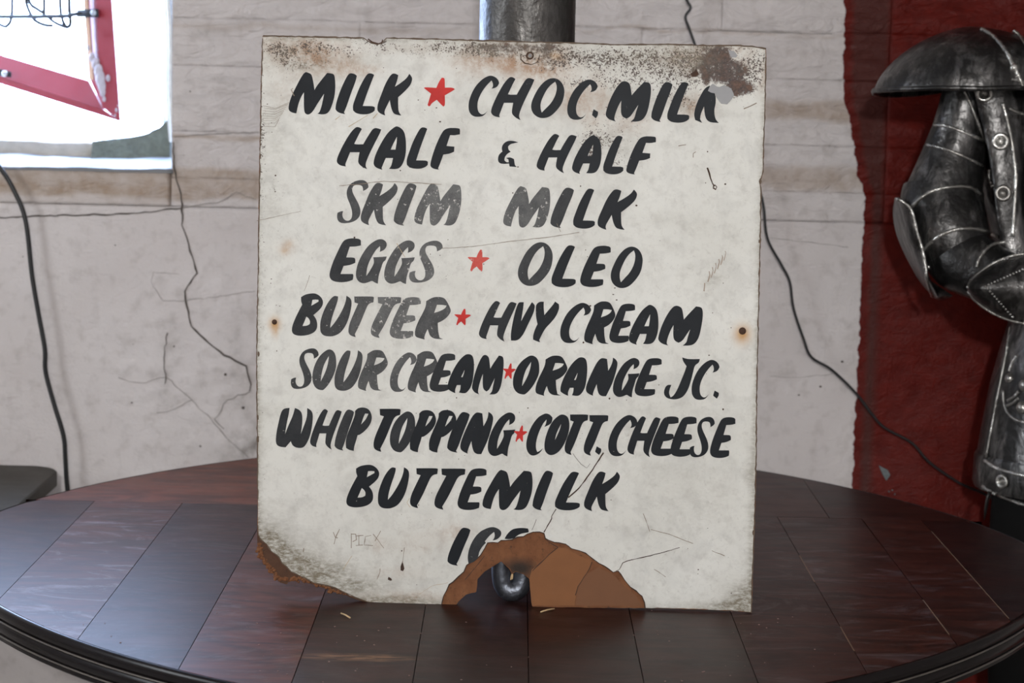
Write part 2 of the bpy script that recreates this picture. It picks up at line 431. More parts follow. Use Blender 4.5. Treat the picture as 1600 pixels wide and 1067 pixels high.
# wall_back: slabs round the opening, with plaster and stone faces
b = MB(); y0, y1 = WY + .022, WY + .46
b.box((-2.4, y0, 0), (OX0, y1, 2.7)); b.box((OX1, y0, 0), (2.0, y1, 2.7)); b.box((OX0, y0, 0), (OX1, y1, OZ0-.012)); b.box((OX0, y0, OZ1), (OX1, y1, 2.7))
wall = b.obj('wall_back', M['render'], smooth=False); tag(wall, kind='structure')
patch('plaster', -1.9, 1.5, .02, 1.0665, .006, wall)
patch('plaster', -1.9, OX1-.003, 1.0675, OZ0, .004, wall, proud=.001)
Zj = [1.0675, 1.107, 1.172, 1.263, 1.328, 1.47, 1.62]
cuts = {1.0675: [OX1, -.10, .30, .514, .78, 1.1, 1.5], 1.107: [OX1, -.20, .12, .514, .70, .98, 1.5], 1.172: [OX1, -.16, .20, .514, .86, 1.5],
        1.263: [OX1, -.22, .17, .514, .74, 1.1, 1.5], 1.328: [OX1, .02, .28, .514, .9, 1.5], 1.47: [OX1, .0, .514, 1.0, 1.5]}
for i in range(len(Zj)-1):
    xs = cuts[Zj[i]]
    for j in range(len(xs)-1):
        g = .00003
        o = patch('stone_block', xs[j]-.0003, xs[j+1]+.0003, Zj[i]-.0003, Zj[i+1]+.0003, .0035, wall, proud=random.uniform(-.0002, .0003) + (0.0012 if xs[j] >= .5 else 0), edge=.0009)
for (xa, xb, za, zb) in ((-1.9, OX0, OZ0, 2.68), (OX1+.0, 1.5, 1.622, 2.68), (OX0, OX1, OZ1, 2.68)):
    patch('plaster', xa, xb, za, zb, .02, wall)

def on_wall(px, py, off=.0006):
    p = at(px, py, WY); hh = float(wall_h(np.array(p.x), np.array(p.z))); p = at(px, py, WY - hh - off); return p
def ribbon(pts, w, name, mat, parent, place):
    """a narrow flat line lying on a surface"""
    P = []
    for i, p in enumerate(pts):
        a = pts[max(i-1, 0)]; c = pts[min(i+1, len(pts)-1)]
        tx, ty = c[0]-a[0], c[1]-a[1]; L = math.hypot(tx, ty) or 1
        ww = (w[i] if isinstance(w, list) else w * (.6 + .8*random.random())) / 2
        P.append(((p[0]-ty/L*ww, p[1]+tx/L*ww), (p[0]+ty/L*ww, p[1]-tx/L*ww)))
    return P
def wander(pts, step=9, amp=1.6):
    out = [pts[0]]
    for a, b_ in zip(pts, pts[1:]):
        n = max(1, int(math.hypot(b_[0]-a[0], b_[1]-a[1]) / step))
        for k in range(1, n+1):
            t = k/n; j = amp if k < n else 0
            out.append((a[0]+(b_[0]-a[0])*t+random.uniform(-j, j), a[1]+(b_[1]-a[1])*t+random.uniform(-j, j)))
    return out
def wall_crack(pts, w, amp=1.6):
    pts = wander(pts, 8, amp); R = ribbon(pts, w, '', None, None, None); vs = []; fs = []
    for a, c in R: vs += [on_wall(*a, .0012), on_wall(*c, .0012)]
    for i in range(len(R)-1): fs.append((2*i, 2*i+1, 2*i+3, 2*i+2))
    mesh('crack', vs, fs, M['crack'] if w >= 1.5 else M['hairline'], wall)
wall_crack([(271, 222), (272, 262), (285, 320), (284, 352), (292, 372), (303, 410), (308, 427), (289, 455), (290, 470), (299, 510), (320, 530), (350, 555), (385, 572), (392, 600), (390, 612)], 2.4, 1.3)
wall_crack([(-60, 341), (0, 340), (60, 337), (130, 336), (200, 334), (285, 325)], 2.0, 1.2)
wall_crack([(272, 214), (300, 211), (340, 209), (405, 207)], 1.3, .7)
wall_crack([(1085, 49), (1130, 48), (1200, 51), (1300, 53)], 1.0, .7)
wall_crack([(285, 325), (340, 317), (370, 300), (400, 312)], 1.1, 1.5)
wall_crack([(280, 428), (240, 425), (236, 440), (255, 470), (290, 470)], .8, 1.5)
wall_crack([(290, 470), (345, 462), (400, 455)], .8, 1.5)
wall_crack([(185, 590), (220, 598), (260, 590), (300, 625), (330, 655), (360, 690), (388, 715)], 1.0, 2)
wall_crack([(390, 612), (355, 625), (335, 655), (350, 670)], 1.3, 1.5)
wall_crack([(262, 520), (256, 560), (258, 600)], 1.5, 2)
wall_crack([(300, 625), (270, 640), (245, 645)], .9, 1.5)
wall_crack([(1200, 372), (1260, 378), (1325, 386)], .7, .8)
wall_crack([(1203, 588), (1250, 590), (1300, 584)], .5, .8)
# chipped spots on the wall
b = MB()
for px, py, r in ((380, 637, 3), (352, 585, 3.5), (272, 541, 2), (208, 538, 1.6), (206, 629, 2), (313, 697, 3.2), (1316, 565, 3), (1282, 604, 2), (1248, 617, 2), (385, 672, 1.2), (180, 383, 1.5), (36, 401, 1.5), (297, 143, 1.6)):
    p = on_wall(px, py, .0005); b.ball(p, r*.00065, 7, 4, (random.uniform(.7, 1.5), .3, random.uniform(.6, 1.3)))
b.obj('chipped_spots', M['crack'], wall)['kind'] = 'stuff'
b = MB()
pl = [(1373, 727), (1380, 731), (1387, 734), (1391, 742), (1385, 751), (1379, 741)]
b.prism([on_wall(*p, .003) for p in pl], Vector((0, .004, 0)))
for px, py in ((1389, 768), (1398, 772), (1394, 766)): b.ball(on_wall(px, py), .0014, 6, 4)
o = b.obj('paint_chip', simple('bare_teal_plaster', (.10, .12, .125), .5, var=.6, scale=200, bump=.8), wall, smooth=False); o['label'] = 'grey-green chip in the red paint'

# room shell
def struct_box(name, a, c, mat):
    b = MB(); b.box(a, c); o = b.obj(name, mat, smooth=False); tag(o, kind='structure'); return o
struct_box('floor', (-2.4, -3.0, -.1), (2.0, 3.66, 0), M['floor'])
struct_box('ceiling', (-2.4, -3.0, 2.7), (2.0, 3.66, 2.8), M['render'])
struct_box('wall_left', (-2.5, -3.0, 0), (-2.4, 3.66, 2.7), M['render'])
struct_box('wall_right', (2.0, -3.0, 0), (2.1, 3.66, 2.7), M['render'])
struct_box('wall_front', (-2.4, -3.1, 0), (2.0, -3.0, 2.7), M['render'])
struct_box('ground', (-12, 3.66, -.15), (12, 30, -.02), M['ground'])

# window_1: sill, jamb strip, open casement, grille
win = empty('window_1', (-1.0, WY+.2, OZ0)); tag(win, kind='structure')
def lumpy_box(x0, x1, y0, y1, z0, z1, amp, name, mat, parent, res=.012):
    nx = int((x1-x0)/res)+2; ny = max(3, int((y1-y0)/res)+1); vs = []; fs = []
    for j in range(ny):
        for i in range(nx):
            x = x0+(x1-x0)*i/(nx-1); y = y0+(y1-y0)*j/(ny-1)
            vs.append((x, y, z1 + amp*float(fbm(x*18, y*18+z0*9, 3))))
    for j in range(ny-1):
        for i in range(nx-1): a = j*nx+i; fs.append((a, a+1, a+nx+1, a+nx))
    f0 = len(vs)
    for i in range(nx):
        x = x0+(x1-x0)*i/(nx-1); vs.append((x, y0 + amp*.7*float(fbm(x*22, z0*30, 3)), z0))
    for i in range(nx-1): fs.append((f0+i, f0+i+1, i+1, i))
    f1 = len(vs)
    vs += [(x1, y1, z0), (x0, y1, z0)]
    fs.append((f0+nx-1, f1, (ny-1)*nx+nx-1) + tuple(j*nx+nx-1 for j in range(ny-2, -1, -1)))
    fs.append((f1+1, f0) + tuple(j*nx for j in range(ny)))
    return mesh(name, vs, fs, mat, parent, True, True)
lumpy_box(OX0, OX1+.002, WY-.004, WY+.44, OZ0-.0035, OZ0+.001, .005, 'window_sill', M['white'], win)
lumpy_box(OX0, -.605, WY+.38, WY+.46, OZ0, OZ0+.021, .004, 'sill_stone', M['stone'], win)
b = MB()
pts = [at(150, 222, 3.6), at(175, 219, 3.6), at(205, 216, 3.6), at(232, 209, 3.6), at(252, 200, 3.6), at(266, 188, 3.6), at(272, 170, 3.6)]
vs = []; fs = []
for i, p in enumerate(catmull(pts, 4)):
    r = .011 + .010 * i / 24
    vs += [p + Vector((0, -.03, random.uniform(0, .003))), p + Vector((0, .05, .002)), Vector((p.x+.01, 3.66, OZ0-.002)), Vector((p.x, 3.555, OZ0-.002))]
n = len(vs)//4
for i in range(n-1):
    for k in range(4): fs.append((4*i+k, 4*i+(k+1)%4, 4*i+4+(k+1)%4, 4*i+4+k))
fs += [(0, 1, 2, 3), (4*n-1, 4*n-2, 4*n-3, 4*n-4)]
mesh('mortar_fillet', vs, fs, M['moss'], win, True, False)
b = MB()
for k in range(26):
    b.ball((-.48-random.random()*.12, WY+.36+random.random()*.05, OZ0+.004), random.uniform(.001, .004), 6, 4)
o = b.obj('sill_rubble', M['stone'], win); o['kind'] = 'stuff'
# pale flaking jamb strips on the right reveal
b = MB()
for (xa, xb, Y, w0) in ((250, 251, 3.60, .9), (257, 259, 3.50, 1.6), (262, 264, 3.30, 1.8)):
    P = []
    for k in range(26):
        t = k/25; py = -60 + t*(222+60); px = xa + (xb-xa)*t + math.sin(py*.031)*1.6 + (6 if False else 0) + (py/222)*6*(1 if py > 0 else 0)
        P.append(at(px, py, Y))
    vs = []; fs = []
    for p in P:
        ww = w0*.001
        vs += [p+Vector((-ww, 0, 0)), p+Vector((ww, 0, 0)), p+Vector((ww, .05, 0)), p+Vector((-ww, .05, 0))]
    for i in range(len(P)-1):
        for k in range(4): fs.append((4*i+k, 4*i+(k+1)%4, 4*i+4+(k+1)%4, 4*i+4+k))
    b.add(vs, fs)
b.obj('jamb_strip', simple('flaking_cream_paint', (.75, .73, .66), .6, var=.35, scale=70, bump=.6), win, smooth=False)

cas = empty('casement', at(188, 190, 3.56)); cas.parent = win; cas.matrix_parent_inverse = parent_mat(win).inverted()
cas['label'] = 'red steel casement standing open'
def CY(px): return 3.56 + (188-px)*.0006
def cq(pts, dY, th, name, mat):
    if not isinstance(dY, (list, tuple)): dY = [dY]*len(pts)
    b = MB(); b.prism([at(x, y, CY(x)+d_) for (x, y), d_ in zip(pts, dY)], Vector((0, th, 0)))
    return autosmooth(b.obj(name, mat, cas, smooth=True))
cq([(188, 190), (160, 168), (148, -40), (138, -420), (150, -420), (173, -20)], 0, .006, 'stile', M['redsteel'])
cq([(162, 172), (141, 126), (127, -40), (117, -420), (139, -420), (149, -40)], (.008, .034, .034, .034, .008, .008), .008, 'stile', M['redsteel'])
cq([(146, 125), (139, 125), (128, -40), (118, -420), (124, -420), (134, -40)], .006, .012, 'glazing_strip', M['tan'])
cq([(188, 190), (163, 172), (0, 120), (-300, 32), (-300, 48), (0, 131)], 0, .006, 'rail', M['redsteel'])
cq([(164, 176), (138, 126), (0, 86), (-300, -2), (-300, 33), (0, 121)], (.008, .034, .034, .034, .008, .008), .008, 'rail', M['redsteel'])
cq([(-300, 48), (-262, 58), (-300, -420), (-330, -420)], 0, .02, 'stile', M['redsteel'])
cq([(-330, -420), (150, -420), (150, -385), (-325, -385)], 0, .02, 'rail', M['redsteel'])
b = MB(); vs = []
for (px, py, r) in ((144, 90, .007), (150, 100, .009), (155, 112, .011), (158, 124, .012), (160, 134, .010), (161, 144, .007), (169, 122, .005), (163, 155, .004), (138, 75, .004), (182, 172, .003), (185, 165, .002), (180, 180, .002)):
    b.ball(at(px, py, CY(px)-.001), r, 10, 6, (.75, .35, 1.1))
b.obj('putty_lump', M['putty'], cas)
gr = empty('window_grille', at(60, 25, 3.55)); gr.parent = win; gr.matrix_parent_inverse = parent_mat(win).inverted()
b = MB(); b.tube([at(x, y, CY(x)-.006) for x, y in ((-330, 27), (0, 26), (60, 26), (105, 25), (118, 22), (128, 21))], .0034, 8)
b.prism([at(x, y, CY(x)-.008) for x, y in ((120, 15), (153, 14), (154, 27), (120, 27))], Vector((0, .004, 0)))
b.obj('grille_bar', M['iron'], gr)
for pts in ([(18, -160), (19, 0), (18, 22), (16, 34), (10, 41), (3, 40), (-6, 34)],
            [(70, -160), (69, 0), (69, 24)],
            [(40, -40), (46, 2), (58, 14), (68, 20)],
            [(41, -20), (41, 4), (50, 26), (58, 34), (70, 39), (82, 40)],
            [(93, -160), (94, 0), (97, 28), (102, 40), (107, 42), (110, 36), (109, 20), (108, 0), (107, -160)],
            [(75, 26), (84, 34), (96, 40), (106, 43)]):
    b = MB(); b.tube(catmull([at(x, y, CY(x)+.002) for x, y in pts], 5), .0031, 6); b.obj('scroll', M['iron'], gr)
for px, py in ((146, 20), (7, 115)):
    b = MB(); p = at(px, py, CY(px)-.010); b.ball(p, .0048, 12, 6, (1, .5, 1)); b.tube([p+Vector((0, -.003, 0)), p+Vector((0, .01, 0))], .0028, 8)
    b.obj('screw', M['screw'], gr)
b = MB(); b.prism([at(x, y, CY(x)-.004) for x, y in ((-20, 104), (17, 112), (17, 121), (-20, 116))], Vector((0, .004, 0))); b.obj('bracket', M['iron'], gr)

# ================================================================== MAIN TABLE
TX, TY, TR, TB, TN, TZ = -.006, 2.485, .600, .673, 1.67, .75
table = empty('round_table', (TX, TY, 0))
tag(table, 'large round dark polished wood table of wide planks with a black moulded rim', 'table')
def half(x, off=0):
    u = min(1.0, abs(x-TX)/(TR+off)); return (TB+off) * max(0, 1-u**TN)**(1/TN)
def outline(off, n=160):
    out = []
    for k in range(n):
        t = 2*math.pi*k/n; e = 2/TN; c, s_ = math.cos(t), math.sin(t)
        out.append((TX+(TR+off)*math.copysign(abs(c)**e, c), TY+(TB+off)*math.copysign(abs(s_)**e, s_)))
    return out
SEAM = [-.6055, -.490, -.386, -.281, -.180, -.078, .021, .120, .219, .319, .419, .490, .5935]
HUE = [.12, .42, .10, .62, .12, .05, .05, .10, .18, .25, .22, .02]
CR = 2.676
def plank(x0, x1, lo, hi, hue, dz, idx=-1):
    n = max(4, int((x1-x0)/.012)); g = .0004; x0 += g; x1 -= g
    vs = []; fs = []; z = TZ + dz
    for i in range(n+1):
        x = x0+(x1-x0)*i/n; a, c = lo(x), hi(x)
        if c < a: c = a
        vs += [(x, a, z), (x, c, z), (x, c, z-.012), (x, a, z-.012)]
    for i in range(n):
        for k in range(4): fs.append((4*i+k, 4*i+4+k, 4*i+4+(k+1)%4, 4*i+(k+1)%4))
    fs += [(3, 2, 1, 0), (4*n, 4*n+1, 4*n+2, 4*n+3)]
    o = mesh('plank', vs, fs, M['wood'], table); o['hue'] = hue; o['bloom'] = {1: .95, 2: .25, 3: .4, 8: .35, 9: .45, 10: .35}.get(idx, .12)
    bm = bmesh.new(); bm.from_mesh(o.data); bmesh.ops.recalc_face_normals(bm, faces=bm.faces); bm.to_mesh(o.data); bm.free()
    return o
for i in range(len(SEAM)-1):
    plank(SEAM[i], SEAM[i+1], lambda x: TY-half(x, -.0015), lambda x: min(CR-.0004, TY+half(x, -.0015)), HUE[i], random.uniform(-.0002, .0002), i)
for xa, xb, hue in ((-.572, -.11, .95), (-.11, .381, .2), (.381, .562, .12)):
    plank(xa, xb, lambda x: CR+.0004, lambda x: max(CR+.0004, TY+half(x, -.0015)), hue, -.0001)
for xs_, ya, yb in ((.490, 2.19, 2.61), (.419, 2.12, 2.26), (.319, 2.05, 2.14), (.319, 2.33, 2.46)):
    b = MB(); b.box((xs_-.0006, ya, TZ-.004), (xs_+.0006, yb, TZ+.0002)); b.obj('seam_filler', M['seam'], table, smooth=False)
prof = [(-.0015, -.0015), (.0, 0.0002), (.0025, -.0008), (.0042, -.004), (.0040, -.0095), (.0010, -.0125), (.0008, -.0138), (.0034, -.0152), (.0044, -.019), (.0036, -.0245),
        (-.0005, -.0272), (-.0008, -.0284), (.0012, -.0300), (.0008, -.0335), (-.004, -.0365), (-.04, -.0365)]
vs = []; fs = []; NN = 720
for off, dz in prof:
    for (x, y) in outline(off, NN): vs.append((x, y, TZ+dz))
for i in range(len(prof)-1):
    for k in range(NN): fs.append((i*NN+k, i*NN+(k+1)%NN, (i+1)*NN+(k+1)%NN, (i+1)*NN+k))
autosmooth(mesh('moulded_rim', vs, fs, M['rim'], table, True, True), 50)
b = MB(); n = NN; vs = [(x, y, TZ-.0125) for x, y in outline(-.002, NN)] + [(x, y, TZ-.036) for x, y in outline(-.03, NN)]
b.add(vs, [tuple(range(NN)), tuple(range(2*NN-1, NN-1, -1))] + [(k, k+NN, (k+1)%NN+NN, (k+1)%NN) for k in range(NN)])
b.obj('sub_top', M['rim'], table, smooth=False)
b = MB(); b.lathe((TX, TY, 0), [(.05, .12), (.07, .14), (.075, .2), (.05, .26), (.045, .42), (.07, .5), (.075, .56), (.05, .62), (.09, .68), (.12, .7135)], 32)
autosmooth(b.obj('pedestal', M['rim'], table), 60)
for k in range(4):
    a = math.radians(215 + 90*k); d = Vector((math.cos(a), math.sin(a), 0)); c = Vector((TX, TY, 0))
    b = MB(); b.tube(catmull([c+d*.05+Vector((0, 0, .26)), c+d*.2+Vector((0, 0, .24)), c+d*.33+Vector((0, 0, .12)), c+d*.45+Vector((0, 0, .035))], 6), [.035-.0007*i for i in range(19)], 10)
    b.ball(c+d*.455+Vector((0, 0, .03)), .03, 12, 8); b.obj('leg', M['rim'], table)
for k, a in enumerate((219.6, 320.4, 39.6, 140.4)):
    a = math.radians(a); d = Vector((math.cos(a), math.sin(a), 0)); c = Vector((TX, TY, 0)); sd = Vector((-d.y, d.x, 0))
    low = catmull([c+d*R_+Vector((0, 0, z_)) for R_, z_ in ((.557, .7128), (.50, .682), (.40, .625), (.22, .565), (.05, .54))], 5)
    b = MB(); b.prism([p-sd*.014 for p in low] + [c+d*.05+sd*-.014+Vector((0, 0, .7135)), c+d*.54+sd*-.014+Vector((0, 0, .7135))], sd*.028)
    for s_ in (-1, 1): b.tube([p+sd*.014*s_ for p in low], .006, 8)
    b.obj('bracket', M['rim'], table, smooth=False)
for off_, dz_, r_ in ((.0036, -.0135, .0009), (.0030, -.0278, .0009)):
    b = MB(); P_ = [(x, y, TZ+dz_) for x, y in outline(off_, 360)]; b.tube(P_+[P_[0]], r_, 6, False); b.obj('worn_bead', M['bead'], table)
# fine grit on the table top
b = MB()
for k in range(90):
    px, py = random.uniform(400, 1400), random.uniform(950, 1066)
    if random.random() < .3: px, py = random.uniform(30, 700), random.uniform(840, 1060)
    p = on_z(px, py, TZ+.0006)
    if abs(p.x-TX) > .56 or abs(p.y-TY) > half(p.x)-.02 or p.y > 2.19: continue
    r = random.uniform(.00035, .0009); b.ball(p, r, 5, 3, (1.3, 1, .5))
o = b.obj('table_grit', M['dust']); tag(o, 'scattered pale grit and flakes on the table in front of the sign', 'grit', kind='stuff')
for (p1, p2, lab) in (((845, 956), (866, 951), 'short bit of straw on the table just right below the sign hole'),
                      ((533, 958), (547, 965), 'short bit of straw on the table by the sign lower left corner')):
    b = MB(); b.tube([on_z(*p1, TZ+.0013), on_z((p1[0]+p2[0])/2, (p1[1]+p2[1])/2-.8, TZ+.0015), on_z(*p2, TZ+.0013)], .0008, 6)
    tag(b.obj('straw_piece', M['straw']), lab, 'straw')

# ================================================================== SIDE TABLE (left edge)
st = empty('side_table', (-.9, 2.85, 0)); tag(st, 'dull brown wooden side table with a rounded corner at the left edge by the wall', 'table')
def round_rect(x0, x1, y0, y1, r, k=8):
    out = []
    for cx, cy, a0 in ((x1-r, y1-r, 0), (x0+r, y1-r, 90), (x0+r, y0+r, 180), (x1-r, y0+r, 270)):
        for i in range(k+1):
            a = math.radians(a0+90*i/k); out.append((cx+r*math.cos(a), cy+r*math.sin(a)))
    return out
def slab(name, pl, z0, z1, mat, parent, bev=.002):
    n = len(pl); cx = sum(p[0] for p in pl)/n; cy = sum(p[1] for p in pl)/n
    sh = lambda p, d: (cx+(p[0]-cx)*(1-d), cy+(p[1]-cy)*(1-d))
    rings = [[(*p, z0) for p in pl], [(*p, z1-bev) for p in pl], [(*sh(p, .006), z1) for p in pl]]
    vs = sum(rings, []); fs = [tuple(range(n-1, -1, -1)), tuple(range(2*n, 3*n))]
    for i in range(2):
        for k in range(n): fs.append((i*n+k, i*n+(k+1)%n, (i+1)*n+(k+1)%n, (i+1)*n+k))
    return autosmooth(mesh(name, vs, fs, mat, parent, True, True), 30)
slab('table_top', round_rect(-1.25, -.618, 2.70, 3.135, .045), .688, .708, M['sidewood'], st)
slab('apron', round_rect(-1.22, -.645, 2.73, 3.105, .04), .60, .688, simple('apron_wood', (.16, .10, .06), .5, var=.2), st)
for x in (-1.18, -.735):
    for y in (2.77, 3.07):
        b = MB(); b.tube([(x, y, 0), (x, y, .3), (x, y, .60)], [.018, .022, .026], 8); b.obj('leg', M['sidewood'], st)

# ================================================================== POLE
b = MB(); PC = (.0085, 2.487)
b.lathe((PC[0], PC[1], 0), [(.0515, .7508), (.0515, 2.699)], 64)
pole = autosmooth(b.obj('metal_pole', M['pole'])); tag(pole, 'thick dark grey metal pole rising behind the sign', 'pole')

# ================================================================== CORDS
def cord(name, pts, Y, r, label, n=10):
    b = MB(); P = catmull([at(x, y, Y) for x, y in pts], 5); b.tube(P, r, n)
    o = b.obj(name, M['rubber']); tag(o, label, 'cord'); return o
cord('power_cord', [(-60, 215), (-25, 235), (0, 262), (22, 298), (40, 345), (50, 430), (60, 490), (70, 545), (71, 580), (84, 630), (99, 680), (102, 715), (104, 750), (108, 790), (112, 850)], 3.182, .0032,
     'thick black power cord hanging down the pale wall below the window')
cord('thin_cord', [(1066, -160), (1070, -60), (1072, -5), (1079, 12), (1071, 26), (1077, 45), (1086, 70), (1105, 130), (1145, 210), (1183, 290), (1193, 322), (1199, 372), (1220, 412), (1234, 440), (1240, 482), (1256, 530), (1268, 558), (1300, 578), (1338, 615), (1362, 646), (1382, 668), (1425, 692), (1452, 722), (1500, 755), (1535, 770), (1570, 790)], 3.181, .0019,
     'thin black cord running down the wall from behind the sign to the armour', 8)
# ================================================================== SIGN
SU = Vector((math.cos(-.0284), math.sin(-.0284), 0)); SN0 = Vector((-SU.y, SU.x, 0)); LEAN = .0461
SV = Vector((0, 0, 1)) * math.cos(LEAN) + SN0 * math.sin(LEAN)
SF = SU.cross(SV)                                           # faces the room
SB = Vector((-.0032, 2.1928, .7505))
sign = empty('painted_sign', SB)
tag(sign, 'weathered white hand-painted dairy price board standing on the round table', 'sign')
R3 = Matrix((SU, SF * -1, SV)).transposed()                 # local x, y (into the board), z (up)
sign.rotation_euler = R3.to_euler()
def sl(px, py):
    """photo pixel -> (s, t) on the sign's own face"""
    d = ray(px, py); t = (SB - EYE).dot(SF) / d.dot(SF); p = EYE + d*t - SB
    return p.dot(SU), p.dot(SV)
def ragged(poly, step=7, amp=.8, closed=True):
    out = []; n = len(poly)
    for i in range(n if closed else n-1):
        a = poly[i]; c = poly[(i+1) % n]; L = math.hypot(c[0]-a[0], c[1]-a[1]); k = max(1, int(L/step))
        out.append(a)
        for j in range(1, k):
            t = j/k; out.append((a[0]+(c[0]-a[0])*t+random.uniform(-amp, amp), a[1]+(c[1]-a[1])*t+random.uniform(-amp, amp)))
    if not closed: out.append(poly[-1])
    return out
def cdt(loops, inner=()):
    vs = []; es = []; fa = []
    for lp in loops:
        n0 = len(vs); vs += [Vector((p[0], p[1])) for p in lp]; n = len(lp)
        es += [(n0+i, n0+(i+1) % n) for i in range(n)]; fa.append(tuple(range(n0, n0+n)))
    vs += [Vector((p[0], p[1])) for p in inner]
    r = geometry.delaunay_2d_cdt(vs, es, fa, 2, 1e-7)
    return r[0], r[2]
def flat(name, loops, z, th, mat, parent=None, inner=(), world=False):
    """plate in sign space: loops in metres, front face z in front of the board plane, th thick"""
    V, F = cdt(loops, inner); n = len(V)
    vs = [(p.x, -z, p.y) for p in V]; fs = []
    for f in F:
        a, b_, c = V[f[0]], V[f[1]], V[f[2]]
        if (b_-a).cross(c-a) < 0: f = f[::-1]
        fs.append(tuple(f))
    ec = {}
    for f in fs:
        for i in range(len(f)): ec[(f[i], f[(i+1) % len(f)])] = 1
    bd = [e for e in ec if (e[1], e[0]) not in ec]
    mp = {}
    for e in bd:
        for v in e:
            if v not in mp: mp[v] = len(vs); vs.append((V[v].x, -z+th, V[v].y))
    for a, b_ in bd: fs.append((b_, a, mp[a], mp[b_]))
    return mesh(name, vs, fs, mat, parent or sign, False)
top = [(410, 56), (480, 57), (568, 59), (574, 63), (581, 67), (590, 69), (598, 65), (604, 59), (640, 60), (700, 61.5), (820, 65), (900, 67), (960, 69.5), (1050, 69), (1110, 71), (1150, 70.5), (1175, 72), (1197, 76)]
right = [(1197.5, 90), (1196, 160), (1194, 220), (1193, 268), (1188, 286), (1190, 300), (1189, 350), (1187, 440), (1185, 520), (1183, 620), (1182, 720), (1180, 800), (1177, 880), (1174.5, 957)]
core = top + right + [(1140, 954), (1060, 951), (1008, 950), (832, 948.5), (830, 940), (829, 925), (831, 908), (818, 897), (806, 893), (800, 897), (796, 889), (783, 877), (770, 885),
        (757, 893), (746, 905), (744, 925), (728, 929), (718, 938), (712, 946), (692, 947.5), (640, 946.5), (585, 944), (555, 936), (530, 926), (508, 918), (488, 913), (465, 905),
        (453, 905), (448, 913), (438, 910), (432, 905), (425, 890), (414, 882), (408, 868), (402, 850), (402.5, 780), (402, 700), (400.5, 560), (403, 400), (404.5, 300), (407, 140)]
core_m = [sl(*p) for p in ragged(core, 8, .5)]
cg = [sl(gx, gy) for gy in np.arange(836, 944, 4) for gx in np.arange(692, 1004, 4)]
ho = flat('hardboard', [core_m], 0, .0045, M['hard'])
# painted face with its chipped outline
chip = [(1008, 949.5), (1007, 941), (1003, 931), (994, 923), (985, 917), (976, 906), (970, 897), (966, 892), (958, 894), (950, 888), (944, 884), (936, 880), (925, 872), (915, 864),
        (905, 860), (893, 857), (884, 850), (874, 848), (866, 847), (858, 844), (852, 841), (850, 833), (843, 831), (833, 831), (824, 834), (818, 838), (808, 839), (800, 843), (790, 844),
        (783, 844), (778, 848), (770, 847), (762, 848), (757, 857), (751, 867), (745, 873), (738, 877), (729, 883), (725, 893), (716, 901), (708, 909), (702, 913), (698, 922), (693, 931), (690, 944)]
botl = [(690, 944.5), (640, 944), (600, 944), (575, 940), (555, 933), (540, 926), (525, 918), (505, 913), (490, 910), (470, 900), (455, 893), (448, 885), (441, 880), (436, 870), (425, 862), (417, 850), (408, 843), (404, 836), (403, 820)]
left = [(402.5, 780), (402, 700), (400.8, 560), (403.5, 400), (405, 300), (408, 140)]
ins = lambda P, d: [(x+(d if x < 800 else -d), y) for x, y in P]
face = [(410.5, 57)] + [(x, y+.8) for x, y in top[1:-1]] + [(1196, 77)] + ragged(ins(right, 1.2), 9, .8, False) + ragged([(1173, 956), (1140, 953), (1060, 950), (1010, 949.5)], 8, .6, False) + ragged(chip, 5, .9, False)[:-1] + ragged(botl, 6, 1.1, False) + ragged(ins(left, .8), 8, .6, False)
face_m = [sl(*p) for p in face]
def inside(x, y, P):
    r = False; j = len(P)-1
    for i in range(len(P)):
        if (P[i][1] > y) != (P[j][1] > y) and x < (P[j][0]-P[i][0])*(y-P[i][1])/(P[j][1]-P[i][1])+P[i][0]: r = not r
        j = i
    return r
step = 5.0; grid = []
for gy in np.arange(62, 952, step):
    for gx in np.arange(407, 1194, step):
        if 425 < gx < 1165 and 85 < gy < 820 or inside(gx, gy, face): grid.append(sl(gx+random.uniform(-1, 1), gy+random.uniform(-1, 1)))
fo = flat('painted_face', [face_m], .0006, .0006, M['board'], inner=grid)
fo.data.polygons.foreach_set('use_smooth', [False]*len(fo.data.polygons))
co = np.zeros(len(fo.data.vertices)*3); fo.data.vertices.foreach_get('co', co); co = co.reshape(-1, 3)
# back to photo pixels for the stain map (affine fit is enough)
A_ = np.array([[*sl(px, py), 1] for px, py in ((410, 56), (1197, 74), (1175, 957), (402, 936), (800, 500))]); B_ = np.array([(410, 56), (1197, 74), (1175, 957), (402, 936), (800, 500)])
K, *_ = np.linalg.lstsq(A_, B_, rcond=None)
PXY = np.c_[co[:, 0], co[:, 2], np.ones(len(co))] @ K; PX, PY = PXY[:, 0], PXY[:, 1]
nz = 1 + .55*fbm(PX/22, PY/22, 3)
def mask(lst, ns=1):
    s_ = 0
    for (x, y, rx, ry, a) in lst: s_ = s_ + a*np.exp(-(((PX-x)/rx)**2+((PY-y)/ry)**2))
    return np.clip(s_*(nz if ns else 1), 0, 1)
att = {}
att['tan'] = mask([(500, 92, 55, 24, .75), (455, 72, 55, 18, .45), (560, 108, 40, 12, .35), (770, 90, 60, 26, .75), (850, 100, 48, 28, .85), (930, 150, 40, 26, .45), (890, 160, 25, 22, .35), (1080, 165, 26, 18, .6), (1130, 95, 55, 30, .5), (1080, 90, 40, 20, .4), (980, 190, 40, 20, .3),
                   (640, 75, 50, 8, .3), (445, 140, 22, 30, .2), (450, 384, 12, 12, .35), (1190, 130, 10, 20, .4), (590, 850, 12, 12, .25), (620, 895, 40, 10, .2), (720, 830, 25, 10, .2), (925, 180, 15, 30, .2), (1010, 95, 60, 20, .2), (640, 935, 70, 9, .45), (650, 850, 40, 20, .12), (700, 835, 40, 20, .15)])
